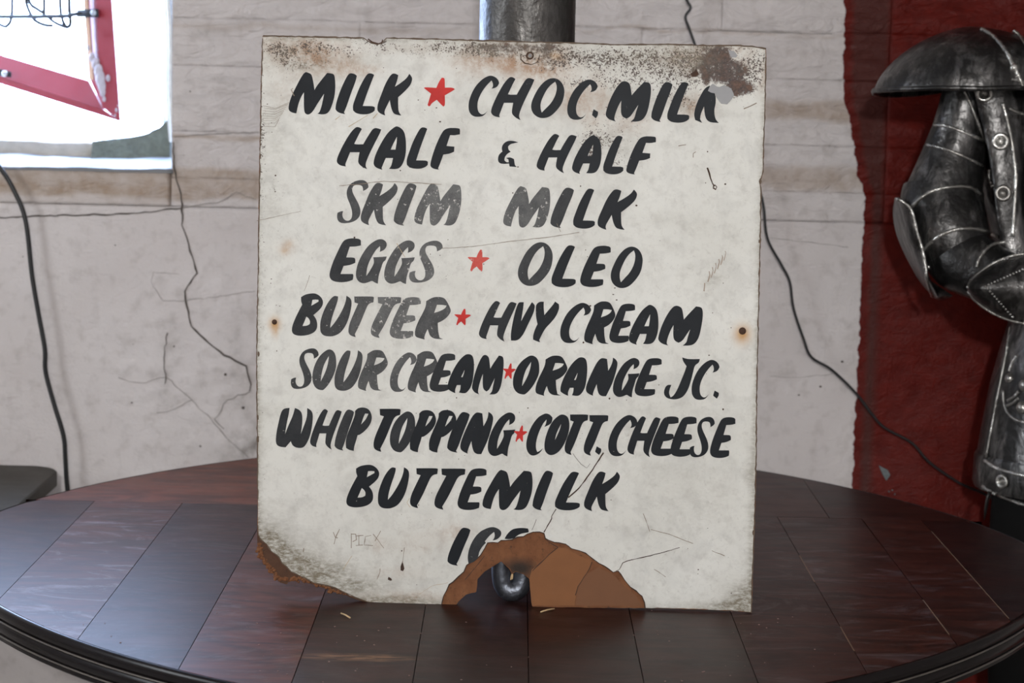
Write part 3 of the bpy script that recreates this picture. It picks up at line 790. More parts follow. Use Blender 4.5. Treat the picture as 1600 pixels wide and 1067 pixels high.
att['speck'] = mask([(520, 75, 110, 18, .45), (700, 72, 90, 12, .5), (900, 90, 70, 20, .45), (1000, 120, 90, 25, .35), (450, 110, 30, 40, .35), (455, 75, 50, 16, .55), (480, 104, 50, 10, .6), (560, 80, 60, 14, .3), (760, 78, 80, 14, .8), (850, 92, 55, 25, .55), (960, 90, 90, 22, .62), (1050, 100, 60, 34, .6), (1120, 100, 55, 45, .9), (1160, 130, 30, 26, .7), (930, 130, 70, 14, .45), (990, 160, 60, 26, .38),
                     (1070, 160, 30, 20, .6), (945, 222, 50, 26, .72), (925, 228, 14, 22, .6), (960, 190, 50, 20, .4), (970, 255, 25, 12, .45), (1000, 285, 20, 8, .2), (430, 300, 14, 30, .4), (415, 180, 14, 60, .3), (700, 420, 30, 30, .38), (860, 300, 30, 12, .15), (760, 90, 20, 60, .2), (1180, 100, 18, 30, .7), (410, 500, 6, 300, .45), (1186, 500, 5, 300, .3), (410, 250, 8, 120, .5), (590, 250, 6, 10, .4), (640, 80, 30, 20, .3), (900, 130, 20, 8, .4), (580, 60, 18, 6, .9), (600, 67, 10, 5, .8), (1115, 455, 10, 10, .2), (820, 280, 60, 60, .08), (1000, 800, 200, 120, .07)])
att['rust'] = mask([(470, 104, 20, 5, .55), (450, 96, 10, 4, .3), (770, 72, 70, 9, .5), (790, 85, 30, 12, .6), (740, 118, 9, 8, .35), (860, 95, 16, 22, .6), (845, 76, 40, 10, .6), (1120, 92, 34, 26, 1.2), (1135, 120, 38, 20, 1.0), (1155, 140, 24, 12, 1.1), (770, 74, 60, 8, .35), (855, 90, 18, 18, .35), (480, 104, 26, 5, .35), (1080, 113, 5, 6, 1.0), (1105, 105, 15, 20, .8),
                    (1060, 165, 16, 5, .45), (1075, 150, 20, 5, .4), (1180, 75, 25, 4, .5), (1195, 110, 4, 30, .5), (588, 66, 12, 4, 1), (640, 797, 2.4, 2.4, 1.0)])
d_bl = np.minimum(1, 1)
cornerl = np.exp(-np.clip((PX-403)*.60+(944-PY)*.72-66, 0, 999)/30) * (PX < 760) * (PY > 780)
edgeb = np.exp(-np.clip(944-PY, 0, 999)/7) * (PX > 560) * (PX < 700)
cr = np.exp(-np.clip((1175-PX)*.5+(957-PY)*.42-8, 0, 999)/11)*.95
edgel = np.exp(-np.clip(PX-404-((PY-400)/536)*-3, 0, 99)/3.2)*.75
edger = np.exp(-np.clip(1192-((PY-75)/880)*20-PX, 0, 99)/3)*.5
edget = np.exp(-np.clip(PY-60-(PX-410)*.018, 0, 99)/2.2)*.5
edgebr = np.exp(-np.clip(950-PY+(PX-1000)*.04, 0, 999)/5) * (PX > 1000) * .6
bc = mask([(450, 80, 40, 16, .42), (480, 103, 45, 8, .6), (500, 85, 30, 12, .3), (640, 75, 60, 8, .3), (770, 80, 60, 14, .55), (850, 90, 30, 20, .4), (960, 88, 90, 18, .34), (1060, 95, 50, 28, .45), (1085, 90, 25, 20, .3), (1170, 105, 20, 25, .2), (1070, 165, 30, 14, .4), (955, 225, 36, 18, .4), (990, 150, 60, 26, .22), (560, 92, 40, 10, .25), (430, 200, 20, 60, .2), (425, 300, 14, 40, .22), (440, 870, 22, 16, 1), (432, 862, 14, 30, .8), (500, 895, 50, 16, .75), (470, 880, 30, 16, .5), (560, 915, 40, 12, .6), (620, 938, 60, 6, .7), (418, 845, 12, 20, .7), (1160, 930, 22, 18, .6), (1130, 945, 35, 7, .6), (1172, 740, 6, 14, .5), (425, 640, 18, 10, .25), (1105, 440, 14, 5, .3), (1118, 430, 12, 5, .35), (1078, 414, 9, 5, .3), (905, 385, 8, 5, .25), (916, 378, 8, 6, .2), (1090, 355, 20, 12, .2), (1030, 340, 60, 12, .12), (570, 300, 8, 2, .4), (745, 610, 20, 60, .1), (1100, 790, 50, 40, .14), (1000, 700, 160, 90, .08), (560, 700, 60, 60, .08)])
att['grime'] = np.clip(cornerl*.95 + edgeb*.5 + cr + edgel + edger + edget + edgebr + bc, 0, 1)
att['halo'] = mask([(429, 503, 8, 10, 1.0), (1160, 519, 12, 14, 1.0), (430, 517, 3.5, 9, .5), (445, 388, 6, 5, .5), (452, 378, 5, 5, .35), (868, 88, 7, 5, .5)], 0)
for k_, v_ in att.items():
    a = fo.data.attributes.new(k_, 'FLOAT', 'POINT'); a.data.foreach_set('value', np.asarray(v_, np.float32))

hc = np.array([(v.co.x, v.co.z, 1) for v in ho.data.vertices]) @ K
a = ho.data.attributes.new('soot', 'FLOAT', 'POINT'); a.data.foreach_set('value', (.62*(hc[:, 0] < 600)*(hc[:, 1] > 830)).astype(np.float32))
# exposed layers inside the chip
soot_loop = [(770, 884), (778, 872), (790, 864), (806, 862), (826, 868), (838, 878), (842, 892), (836, 902), (831, 906), (818, 896), (806, 892), (800, 896), (797, 888), (783, 876)]
sg = [sl(gx, gy) for gy in np.arange(864, 904, 3) for gx in np.arange(772, 842, 3) if inside(gx, gy, soot_loop)]
so = flat('sooty_fibre', [[sl(*p) for p in ragged(soot_loop, 5, .6)]], .00012, .0001, M['hard'], inner=sg)
sc_ = np.array([(v.co.x, v.co.z) for v in so.data.vertices]); cc_ = np.array(sl(812, 888)); dd = np.hypot((sc_[:, 0]-cc_[0])/.019, (sc_[:, 1]-cc_[1])/.0105)
a = so.data.attributes.new('soot', 'FLOAT', 'POINT'); a.data.foreach_set('value', np.clip(1.25-dd, 0, .95).astype(np.float32))
flat('hardboard_layer', [[sl(*p) for p in ragged([(831, 946), (829, 926), (827, 905), (831, 890), (845, 878), (858, 866), (872, 855), (884, 856), (905, 868), (925, 876), (922, 886), (914, 900), (904, 915), (900, 928), (898, 946)], 5, .6)]], .00028, .0003, M['hard2'])
flat('hardboard_layer', [[sl(*p) for p in ragged([(899, 946), (901, 928), (906, 912), (918, 896), (935, 886), (958, 898), (975, 915), (995, 932), (1003, 947)], 5, .6)]], .00015, .0002, M['hard3'])
strip_later = [([(872, 855), (858, 866), (846, 878), (832, 892)], 1.2), ([(925, 878), (921, 888), (912, 902), (903, 916), (899, 930)], 1.0), ([(851, 841), (858, 847), (872, 855)], 1.0), ([(757, 868), (748, 880), (738, 892), (727, 905)], .8)]
# crumbly fibre at the lower left corner
b = MB()
for k in range(260):
    t = random.random(); P = [(404, 848), (410, 872), (424, 890), (436, 904), (450, 906), (470, 904), (500, 914), (535, 927)]
    i = min(len(P)-2, int(t*(len(P)-1))); u = t*(len(P)-1)-i
    px = P[i][0]+(P[i+1][0]-P[i][0])*u+random.gauss(0, 2.2); py = P[i][1]+(P[i+1][1]-P[i][1])*u+random.gauss(0, 2)
    s_, t_ = sl(px, py); r = random.uniform(.0006, .0018); b.ball((s_, .001-random.random()*.001, t_), r, 5, 3, (1.3, .7, 1))
o = b.obj('frayed_fibre', M['hard'], sign, False); o['kind'] = 'stuff'
# thin dirty rims of the board
def strip_line(name, pts, w, z, mat, amp=.5, step=6, parent=None):
    pts = wander(pts, step, amp); Rb = ribbon(pts, w, '', None, None, None); vs = []; fs = []
    for a, c in Rb:
        for p in (a, c): s_, t_ = sl(*p); vs.append((s_, -z, t_))
    for i in range(len(Rb)-1): fs.append((2*i, 2*i+1, 2*i+3, 2*i+2))
    return mesh(name, vs, fs, mat, parent or sign, False)
strip_line('board_edge', [(411, 56.3)] + [(x, y+.4) for x, y in top[1:]], 2.2, .00066, M['edge'])
strip_line('board_edge', [(x-.8, y) for x, y in right], 1.8, .00066, M['edge'], .7)
strip_line('board_edge', [(x+.4, y) for x, y in [(410, 60)] + left[::-1]], 1.6, .00066, M['edge'], .7)
strip_line('board_edge', chip, 1.5, .0007, M['crackline'], .3)
strip_line('board_edge', botl, 1.5, .0007, M['edge'], .6)
for pts_, w_ in strip_later: strip_line('fibre_crack', pts_, w_, .0005, M['crackline'], .5)
for px, py, rr in ((404, 553, 3), (403, 652, 3), (403, 686, 4), (404, 420, 2), (1188, 283, 3.5), (1186, 377, 2), (1177, 832, 3)):
    flat('edge_knock', [[(sl(px, py)[0]+rr*.0006*.6*math.cos(a)*random.uniform(.7, 1.2), sl(px, py)[1]+rr*.0006*1.5*math.sin(a)) for a in np.linspace(0, 2*math.pi, 9)[:-1]]], .00072, .0001, M['edge'])

# ---- lettering: brush glyph outlines, each drawn once in its own frame and fitted to every letter on the board
G = {
'M': [[(275,118),(305,100),(365,120),(382,150),(400,240),(412,325),(450,260),(570,112),(640,120),(662,140),(672,220),(672,320),(660,420),(630,520),(600,590),(560,625),(500,632),(448,620),(475,605),(500,530),(520,440),(532,372),(500,420),(440,510),(395,590),(350,630),(315,632),(285,605),(280,520),(280,355),(245,410),(210,500),(185,618),(130,608),(90,580),(88,530),(110,440),(150,350),(220,210)]],
'm': [[(1100,165),(1155,143),(1210,165),(1232,200),(1250,330),(1300,270),(1410,157),(1475,165),(1498,200),(1500,300),(1480,430),(1450,560),(1400,640),(1340,670),(1235,670),(1285,630),(1300,560),(1335,455),(1290,520),(1230,610),(1180,632),(1125,605),(1108,540),(1115,400),(1080,460),(1040,560),(1020,640),(1045,670),(960,645),(915,600),(912,560),(950,430),(1020,280)]],
'I': [[(850,118),(880,115),(925,130),(942,150),(925,220),(870,360),(810,540),(780,605),(795,627),(730,615),(690,590),(675,565),(680,500),(720,370),(770,250),(820,150)]],
'L': [[(1075,122),(1110,115),(1150,128),(1157,140),(1125,220),(1060,390),(1015,525),(1150,527),(1167,545),(1165,580),(1140,605),(1080,628),(1000,630),(930,615),(895,580),(890,520),(925,420),(975,290),(1040,170)]],
'K': [[(1275,150),(1310,118),(1350,118),(1388,135),(1375,190),(1345,260),(1420,220),(1500,165),(1530,120),(1555,145),(1570,175),(1550,235),(1490,295),(1420,350),(1385,375),(1385,450),(1390,530),(1425,572),(1370,565),(1325,550),(1295,490),(1278,405),(1245,460),(1205,530),(1218,572),(1165,555),(1125,530),(1115,495),(1125,440),(1170,340),(1220,230)]],
'k': [[(1205,390),(1235,375),(1270,420),(1275,480),(1262,530),(1270,585),(1292,608),(1230,605),(1205,570),(1200,505),(1180,550),(1175,585),(1188,608),(1145,590),(1137,560),(1145,510),(1170,450)]],
'H': [[(600,172),(630,160),(665,172),(683,190),(655,240),(590,378),(620,385),(700,383),(740,310),(800,210),(825,182),(860,173),(920,195),(900,250),(830,390),(760,540),(722,650),(748,702),(690,675),(638,625),(640,570),(655,485),(540,485),(500,590),(480,640),(488,668),(420,655),(385,625),(375,590),(400,510),(460,380),(540,240)]],
'O': [[(1090,190),(1150,173),(1215,188),(1265,235),(1295,310),(1290,400),(1265,490),(1210,570),(1130,650),(1060,677),(985,675),(920,635),(885,570),(885,490),(920,400),(980,290),(1040,225)],[(1180,222),(1197,260),(1200,320),(1180,400),(1130,490),(1060,560),(1015,607),(1000,560),(1000,490),(1025,420),(1070,330),(1120,265)]],
'o': [[(520,160),(570,135),(625,155),(660,210),(672,300),(670,400),(630,510),(570,620),(500,700),(470,708),(400,690),(355,630),(338,550),(345,440),(390,310),(450,220)],[(568,232),(565,290),(540,400),(500,500),(455,585),(460,520),(480,420),(510,330)]],
'0': [[(400,135),(450,113),(510,128),(550,170),(565,260),(555,370),(520,480),(460,600),(390,680),(310,718),(245,705),(200,650),(192,560),(210,450),(260,310),(320,205)],[(440,258),(430,310),(400,390),(350,492),(365,410),(400,330)]],
'C': [[(310,165),(370,142),(430,160),(470,200),(480,240),(460,280),(430,300),(385,310),(405,280),(400,235),(385,207),(330,260),(270,340),(225,430),(207,510),(215,590),(250,630),(290,632),(335,588),(290,650),(220,665),(150,655),(105,600),(97,520),(110,440),(150,340),(200,260),(260,200)]],
'c': [[(1390,165),(1440,145),(1500,165),(1535,210),(1530,270),(1500,310),(1415,348),(1440,300),(1448,238),(1400,290),(1350,390),(1310,500),(1290,600),(1295,680),(1315,715),(1350,700),(1393,660),(1370,705),(1320,750),(1250,773),(1195,750),(1155,680),(1148,590),(1170,480),(1210,370),(1270,270),(1330,200)]],
'A': [[(775,145),(808,137),(860,165),(895,210),(912,290),(918,400),(910,500),(885,590),(845,655),(790,675),(705,670),(735,630),(755,535),(665,535),(640,590),(612,660),(622,683),(550,660),(515,625),(512,580),(540,480),(610,340),(690,215)],[(803,268),(800,340),(785,430),(725,430),(760,350)]],
'a': [[(1060,135),(1110,120),(1160,130),(1190,170),(1203,270),(1195,400),(1180,520),(1150,610),(1090,685),(1040,692),(975,680),(995,640),(1000,572),(945,572),(915,640),(920,690),(850,660),(808,625),(805,570),(830,480),(890,350),(970,220)],[(1060,350),(1048,410),(1030,457),(1007,457),(1030,410)]],
'F': [[(815,105),(985,107),(1000,125),(998,178),(930,190),(875,187),(830,310),(928,318),(925,375),(870,398),(790,408),(750,510),(725,562),(735,578),(680,572),(635,550),(625,520),(650,430),(690,320),(750,195)]],
'E': [[(1000,115),(1080,103),(1155,112),(1172,130),(1172,185),(1120,197),(1045,200),(1005,320),(1095,320),(1110,340),(1108,380),(1050,405),(975,415),(940,505),(1080,505),(1088,520),(1080,570),(1030,590),(940,600),(850,585),(815,545),(815,490),(850,380),(900,270),(960,150)]],
'S': [[(290,100),(360,87),(410,100),(443,140),(447,180),(425,205),(380,228),(378,190),(365,160),(320,150),(265,155),(243,190),(245,240),(280,310),(325,390),(348,460),(345,530),(300,590),(220,625),(110,632),(65,600),(52,550),(60,500),(95,482),(130,478),(118,520),(130,570),(165,600),(210,598),(240,560),(245,490),(220,400),(180,310),(172,240),(190,180),(230,130)]],
'&': [[(250,165),(320,157),(400,178),(360,187),(300,200),(272,230),(275,270),(305,295),(260,320),(230,360),(225,400),(250,425),(280,425),(275,390),(245,372),(300,362),(345,385),(352,430),(355,460),(380,483),(290,477),(283,440),(200,447),(155,430),(142,390),(155,330),(200,292),(190,250),(205,205)]],
'G': [[(690,125),(750,105),(800,118),(830,150),(832,200),(800,245),(745,268),(752,230),(748,195),(700,240),(650,320),(610,400),(585,480),(578,570),(620,510),(665,430),(675,390),(665,335),(740,332),(832,325),(820,370),(785,395),(760,480),(730,570),(722,665),(680,650),(650,625),(600,650),(540,663),(490,645),(455,600),(447,530),(470,420),(520,310),(600,190)]],
'B': [[(290,105),(410,85),(480,95),(550,145),(590,220),(575,300),(520,370),(425,450),(470,510),(492,590),(485,680),(430,745),(330,785),(200,798),(100,775),(65,720),(75,630),(130,490),(190,370),(240,275),(220,210),(222,150)],[(410,195),(460,190),(510,195),(510,225),(450,260),(390,295)],[(310,475),(345,500),(372,550),(365,600),(320,628),(245,632),(280,550)]],
'U': [[(720,170),(775,125),(835,140),(835,190),(800,300),(745,450),(710,590),(705,662),(770,590),(850,470),(920,340),(965,220),(975,128),(1040,165),(1065,230),(1050,360),(1010,520),(950,650),(870,750),(780,795),(700,808),(600,795),(545,740),(535,650),(545,530),(600,370),(660,250)]],
'T': [[(1105,145),(1420,143),(1433,160),(1425,240),(1340,262),(1280,400),(1200,600),(1115,765),(1130,815),(1060,795),(1015,760),(1005,690),(1030,580),(1090,440),(1170,262),(1110,242)]],
'R': [[(850,130),(930,120),(1010,133),(1050,180),(1100,280),(1108,330),(1060,400),(1000,450),(925,485),(930,600),(950,690),(1000,710),(880,708),(820,670),(800,620),(785,570),(760,620),(735,690),(745,717),(680,700),(620,680),(605,640),(615,560),(660,450),(710,360),(760,255),(765,180)],[(915,232),(980,232),(1048,243),(1030,280),(960,320),(875,345)]],
'V': [[(620,160),(650,150),(697,152),(690,230),(675,320),(660,415),(710,320),(760,230),(810,150),(848,185),(852,220),(830,310),(760,450),(690,600),(615,682),(520,680),(515,600),(540,440),(580,270)]],
'Y': [[(900,155),(935,143),(977,145),(975,230),(985,330),(1060,240),(1110,180),(1132,142),(1185,180),(1190,240),(1150,340),(1080,430),(1005,505),(960,580),(915,675),(925,708),(870,690),(830,670),(828,620),(850,540),(890,455),(870,360),(865,250),(870,190)]],
'N': [[(400,140),(440,128),(505,145),(515,240),(522,335),(560,270),(590,190),(595,122),(640,150),(667,200),(660,270),(640,360),(600,500),(560,600),(490,748),(430,750),(380,720),(355,640),(345,555),(310,640),(285,715),(290,742),(220,710),(182,670),(180,600),(220,480),(290,320),(350,200)]],
'P': [[(1190,112),(1260,98),(1330,115),(1370,160),(1393,240),(1370,330),(1300,420),(1220,480),(1190,485),(1170,560),(1140,650),(1137,703),(1070,690),(1030,660),(1023,580),(1040,490),(1090,370),(1130,270),(1155,200),(1155,150)],[(1295,185),(1340,188),(1310,260),(1240,335),(1265,250)]],
'W': [[(165,115),(245,108),(235,190),(205,320),(182,475),(230,350),(290,220),(320,108),(385,135),(420,190),(425,300),(402,470),(440,370),(490,230),(490,108),(550,145),(572,210),(560,350),(530,500),(480,610),(430,665),(340,662),(285,630),(262,570),(190,655),(110,648),(65,620),(52,560),(65,440),(90,320),(125,170)]],
'J': [[(1030,118),(1110,143),(1275,140),(1265,190),(1205,225),(1180,330),(1150,450),(1110,570),(1050,660),(980,695),(900,703),(820,685),(780,640),(775,590),(800,520),(835,497),(880,500),(855,560),(845,620),(870,672),(910,650),(960,570),(1010,450),(1060,330),(1090,240),(1040,170)]],
'.': [[(1480,578),(1535,610),(1535,650),(1508,690),(1460,650),(1465,625)]],
'*': [[(540,120),(600,125),(622,160),(625,395),(830,390),(905,435),(830,490),(625,605),(630,800),(620,890),(585,915),(530,870),(400,730),(260,820),(220,900),(180,910),(145,870),(240,560),(45,405),(70,380),(390,400),(450,250)]],
'q': [[(690,190),(780,150),(860,138),(930,160),(985,200),(1000,250),(980,300),(920,350),(850,365),(880,320),(888,270),(875,222),(800,280),(720,380),(740,405),(700,440),(650,510),(622,570),(620,610),(580,690),(520,730),(450,745),(435,680),(440,580),(480,440),(560,300),(640,220)]],
'e': [[(1050,335),(1090,260),(1170,180),(1270,157),(1360,155),(1440,165),(1452,200),(1450,228),(1380,240),(1310,255),(1250,290),(1210,330),(1120,345)]],
}
CR_ = {'c1': (440,100,8), 'c2': (720,100,8), 'c3': (920,110,8), 'c4': (520,180,8), 'c5': (760,200,8), 'c6': (900,200,8), 'c7': (520,270,8), 'c8': (780,280,7.273),
 'd1': (500,360,8), 'd2': (800,370,7.619), 'd3': (450,450,10.667), 'd4': (580,450,8.889), 'd5': (740,455,8.889), 'd6': (920,460,8.421), 'd7': (450,530,8.889), 'd8': (600,540,8),
 'e1': (790,545,9.412), 'e2': (950,545,8.889), 'e3': (425,625,8.889), 'e4': (590,630,11.854), 'e5': (700,630,9.412), 'e6': (830,635,9.412), 'e7': (980,635,9.412), 'e8': (535,720,7.619),
 'f1': (720,720,6.154), 'f4': (690,810,10.667), 'p2': (660,115,17.78), 'p3': (700,380,20), 'k4': (800,40,4), 'px': (0,0,1)}
LET = """M c1 88 100 672 632|I c1 675 115 942 627|L c1 890 115 1167 630|K px 589.4 115 644.5 180.5|* p2 45 115 905 915|C c2 95 142 480 663|H c2 375 160 920 702|O c2 880 173 1297 677|C px 886 123.7 934 187.5|. c3 40 485 115 600|m c3 210 130 778 640|I c3 780 145 1045 645|L c3 978 145 1255 655|k k4 1137 375 1292 608
H c4 48 145 607 675|A c4 510 137 918 683|L c4 922 150 1190 670|F c4 1217 158 1592 680|& c5 142 157 400 487|H c5 625 72 1130 565|A c5 1070 88 1440 575|L c6 338 95 592 580|F c6 625 103 1000 580
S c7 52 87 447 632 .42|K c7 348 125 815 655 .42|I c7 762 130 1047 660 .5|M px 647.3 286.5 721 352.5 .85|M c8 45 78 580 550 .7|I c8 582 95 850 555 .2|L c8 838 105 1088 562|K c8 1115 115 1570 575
E d1 120 95 512 650 .15|G d1 447 105 835 665 .4|G d1 800 120 1185 670 .6|S d1 1112 125 1535 655 .8|* p3 615 200 1300 885 .6|O d2 70 60 487 585 .25|L d2 468 98 760 600|E d2 812 103 1175 600|O d2 1175 113 1557 610
B d3 62 85 590 798 .15|U d3 535 125 1065 808 .3|T d3 1005 138 1433 818 .55|T px 579.2 463.8 627 528 .8|E d4 258 122 690 708 .95|R d4 605 120 1108 715 .5|* d4 1155 288 1388 517|H d5 72 132 597 700 .1|V d5 515 150 852 685|Y d5 825 142 1190 708|C px 875 472.5 923.7 536.2|R px 912.5 470.4 961.8 537.8|E d6 270 118 608 642|A d6 525 133 918 662|m d6 912 143 1500 672
S d7 38 122 427 692 .3|o d7 338 135 672 708 .4|U d7 645 150 1040 717 .35|R d7 970 145 1390 718 .55|C d8 72 80 410 580 .65|R d8 295 65 675 585 .4|E d8 570 95 890 578 .1|a d8 795 103 1128 595|m d8 1100 110 1497 608|* px 786 567.5 806 592|o e1 105 92 497 672|R e1 437 95 912 690|a e1 805 120 1203 692|N px 915.4 558.5 965 619|G e2 65 122 437 672|E e2 370 125 745 660|J e2 775 118 1275 703|C e2 1158 147 1548 710|. e2 1460 578 1538 690
W e3 52 108 572 665 .12|H e3 528 122 970 688 .1|I e3 870 130 1140 700 .2|P e3 1023 98 1393 705 .1|T px 583.4 638.4 626.1 705.8|o e4 225 143 700 910 .12|P e4 595 120 1090 905|P e4 948 118 1465 912|I px 698.8 643.5 734 707|N e5 180 125 667 748|G e5 582 130 990 780|* e5 970 325 1167 568|c e5 1148 145 1537 773|0 e6 192 113 565 718|T e6 490 115 838 713|T e6 770 125 1135 722|. e6 940 585 1030 712|C e6 1130 120 1562 733|H px 980 650 1032 714.2|E e7 350 142 755 732|E e7 635 145 1020 742|S e7 915 148 1287 748|E e7 1217 153 1590 760
B e8 45 43 443 555|U e8 422 72 798 568|T e8 803 85 1137 562|T e8 1093 90 1465 580|E px 715 731.2 760.2 797|M f1 208 85 690 473|I f1 690 93 887 475|L f1 903 102 1145 475|K f1 1183 102 1532 483
I f4 98 150 482 785|q f4 435 138 1000 745 .15|e f4 1050 155 1452 345"""
def soften(P):
    for it in range(2):
        out = []; n = len(P)
        for i in range(n):
            a, p, c = P[i-1], P[i], P[(i+1) % n]
            v1 = (p[0]-a[0], p[1]-a[1]); v2 = (c[0]-p[0], c[1]-p[1])
            l1 = math.hypot(*v1) or 1; l2 = math.hypot(*v2) or 1
            ang = math.degrees(math.acos(max(-1, min(1, (v1[0]*v2[0]+v1[1]*v2[1])/l1/l2))))
            if ang > 52: out.append(p)
            else:
                k = .25; out.append((p[0]-v1[0]*k, p[1]-v1[1]*k)); out.append((p[0]+v2[0]*k, p[1]+v2[1]*k))
        P = out
    return P
GN = {}
for ch, loops in G.items():
    xs = [p[0] for p in loops[0]]; ys = [p[1] for p in loops[0]]
    x0, x1, y0, y1 = min(xs), max(xs), min(ys), max(ys); GN[ch] = [soften([((p[0]-x0)/(x1-x0), (p[1]-y0)/(y1-y0)) for p in lp]) for lp in loops]
for li, line in enumerate(LET.split('\n')):
    for ci, it in enumerate(line.split('|')):
        tk = it.split(); ch, cr_ = tk[0], CR_[tk[1]]; a0, b0, a1, b1 = map(float, tk[2:6]); wear_shine = float(tk[6]) if len(tk) > 6 else 0.0
        x0, y0 = cr_[0]+a0/cr_[2], cr_[1]+b0/cr_[2]; x1, y1 = cr_[0]+a1/cr_[2], cr_[1]+b1/cr_[2]
        loops = [[sl(x0+(x1-x0)*u, y0+(y1-y0)*v) for u, v in lp] for lp in GN[ch]]
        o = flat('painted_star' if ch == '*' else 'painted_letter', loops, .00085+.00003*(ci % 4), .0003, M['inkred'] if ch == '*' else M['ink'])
        o['wear_shine'] = wear_shine
        if ch == '*': o['label'] = 'red painted star'

# grey filler over the end of the first line, brown spot, small patch
flat('grey_filler_patch', [[sl(*p) for p in ragged([(1113, 131), (1124, 136), (1131, 133), (1142, 138), (1147, 150), (1141, 158), (1136, 163), (1127, 162), (1120, 153), (1117, 146), (1106, 142), (1109, 135)], 4, .9)]], .0013, .0004, M['patch'])
flat('grey_filler_patch', [[sl(*p) for p in ragged([(1138, 78), (1147, 80), (1152, 87), (1150, 90), (1143, 90)], 4, .7)]], .0010, .0003, M['patch'])
flat('rust_spot', [[sl(*p) for p in ragged([(1079, 115), (1086, 111), (1087, 106), (1090, 112), (1092, 116), (1087, 120), (1082, 120)], 3, .5)]], .0010, .0003, M['rust'])
flat('dark_spot', [[sl(*p) for p in [(607, 901), (611, 903), (613, 906), (610, 907), (606, 905)]]], .0010, .0002, M['crackline'])
flat('dark_spot', [[sl(*p) for p in [(629, 876), (632, 888), (630, 892), (626, 891), (626, 885)]]], .0010, .0002, M['crackline'])
# scratches, cracks and the scratched-in writing
for pts, w, mt in (
    ([(943, 707), (922, 739), (905, 762), (888, 777)], 1.7, 'crackline'), ([(869, 795), (862, 806), (862, 810), (850, 831)], 1.4, 'crackline'), ([(895, 708), (908, 725), (917, 731), (922, 724)], .8, 'crackline'),
    ([(838, 811), (833, 824), (831, 828)], .9, 'crackline'), ([(962, 892), (968, 889), (973, 879), (980, 876), (1010, 869), (1035, 863), (1062, 855)], 1.1, 'crackline'),
    ([(1005, 802), (1009, 812), (1015, 830)], .7, 'scratch'), ([(1017, 827), (1045, 834), (1083, 849)], .7, 'scratch'), ([(1112, 860), (1132, 868)], .9, 'scratch'), ([(1022, 889), (1040, 901)], .7, 'scratch'),
    ([(545, 198), (555, 192), (575, 180)], 1.0, 'tanline'), ([(524, 187), (532, 181)], 1.0, 'tanline'), ([(583, 185), (590, 177)], 1.1, 'tanline'),
    ([(401, 345), (470, 330)], .5, 'scratch'), ([(690, 388), (740, 385), (790, 378), (860, 370), (905, 363)], .7, 'scratch'), ([(870, 349), (876, 362)], .9, 'scratch'), ([(530, 290), (560, 288), (600, 283), (690, 288)], .8, 'scratch'),
    ([(620, 380), (633, 402)], .8, 'tanline'), ([(1105, 262), (1108, 270)], 2.0, 'rust'), ([(1108, 270), (1110, 278), (1113, 286), (1116, 291)], 2.4, 'rust'), ([(1114, 292), (1117, 289), (1120, 292), (1118, 296), (1114, 293)], 1.8, 'rust'),
    ([(1162, 170), (1172, 166), (1182, 161)], 1.6, 'scratch'), ([(1074, 114), (1074, 125)], .8, 'rust'), ([(1083, 246), (1083, 240), (1087, 237)], 1, 'scratch'), ([(1060, 228), (1072, 226)], 1.2, 'scratch'),
    ([(598, 62), (596, 69), (590, 68), (582, 66), (575, 61)], 2.6, 'rust'), ([(480, 895), (476, 878)], .6, 'scratch'), ([(589, 905), (594, 893), (594, 888)], .9, 'scratch'), ([(632, 855), (629, 880)], .8, 'scratch'),
    ([(460, 150), (455, 140), (458, 138)], 1.2, 'scratch'), ([(474, 862), (475, 856)], 1.4, 'scratch'), ([(536, 890), (550, 868)], .7, 'tanline'), ([(655, 928), (675, 915), (700, 910)], .5, 'tanline'),
    ([(475, 455), (480, 443), (484, 430)], .6, 'scratch'), ([(640, 778), (636, 785), (641, 792)], .8, 'tanline')):
    strip_line('scratch' if mt != 'crackline' else 'board_crack', pts, w, .0012, M[mt], .35, 6)
for k in range(9):
    strip_line('scratch', [(410+random.uniform(0, 4), 165+k*4), (430, 168+k*3.6+random.uniform(-2, 2)), (452-k*2, 160+k*3.4)], .45, .0012, M['scratch'], .5, 8)
for pts in ([(521, 831), (524, 839), (528, 840)], [(531, 826), (526, 836), (522, 850)], [(549, 833), (549, 856)], [(549, 834), (556, 834), (557, 843), (551, 846)], [(556, 837), (568, 836)], [(561, 836), (561, 851)], [(556, 852), (567, 851)],
            [(580, 836), (571, 838), (569, 851), (583, 852)], [(583, 834), (592, 845), (600, 856)], [(595, 829), (586, 845)]):
    strip_line('scratched_letter', pts, 1.0, .0012, M['scratch'], .3, 6)
for k in range(7):
    a = k/6; strip_line('scuff_mark', [(1101+a*30, 447-a*40), (1104+a*30, 437-a*42), (1103+a*30, 430-a*38)] if k else [(1100, 455), (1101, 442)], 1.8-.1*k, .0011, simple('scuff_brown', (.38, .31, .25), .9) if k == 0 else bpy.data.materials['scuff_brown'], .3, 5)
# random small nicks
b = MB()
for k in range(150):
    px, py = random.uniform(412, 1170), random.uniform(90, 930)
    if not inside(px, py, face): continue
    if py > 120 and random.random() < .3: px = random.choice([random.uniform(680, 750), random.uniform(900, 1000), random.uniform(410, 440)])
    if py > 800 and 680 < px < 1010: continue
    s_, t_ = sl(px, py); r = random.choice([.0003, .0004, .0005, .0007]); b.ball((s_, -.0006, t_), r, 6, 3, (random.uniform(.6, 1.6), .3, random.uniform(.6, 1.5)))
o = b.obj('paint_nicks', M['rust'], sign, False); o['kind'] = 'stuff'
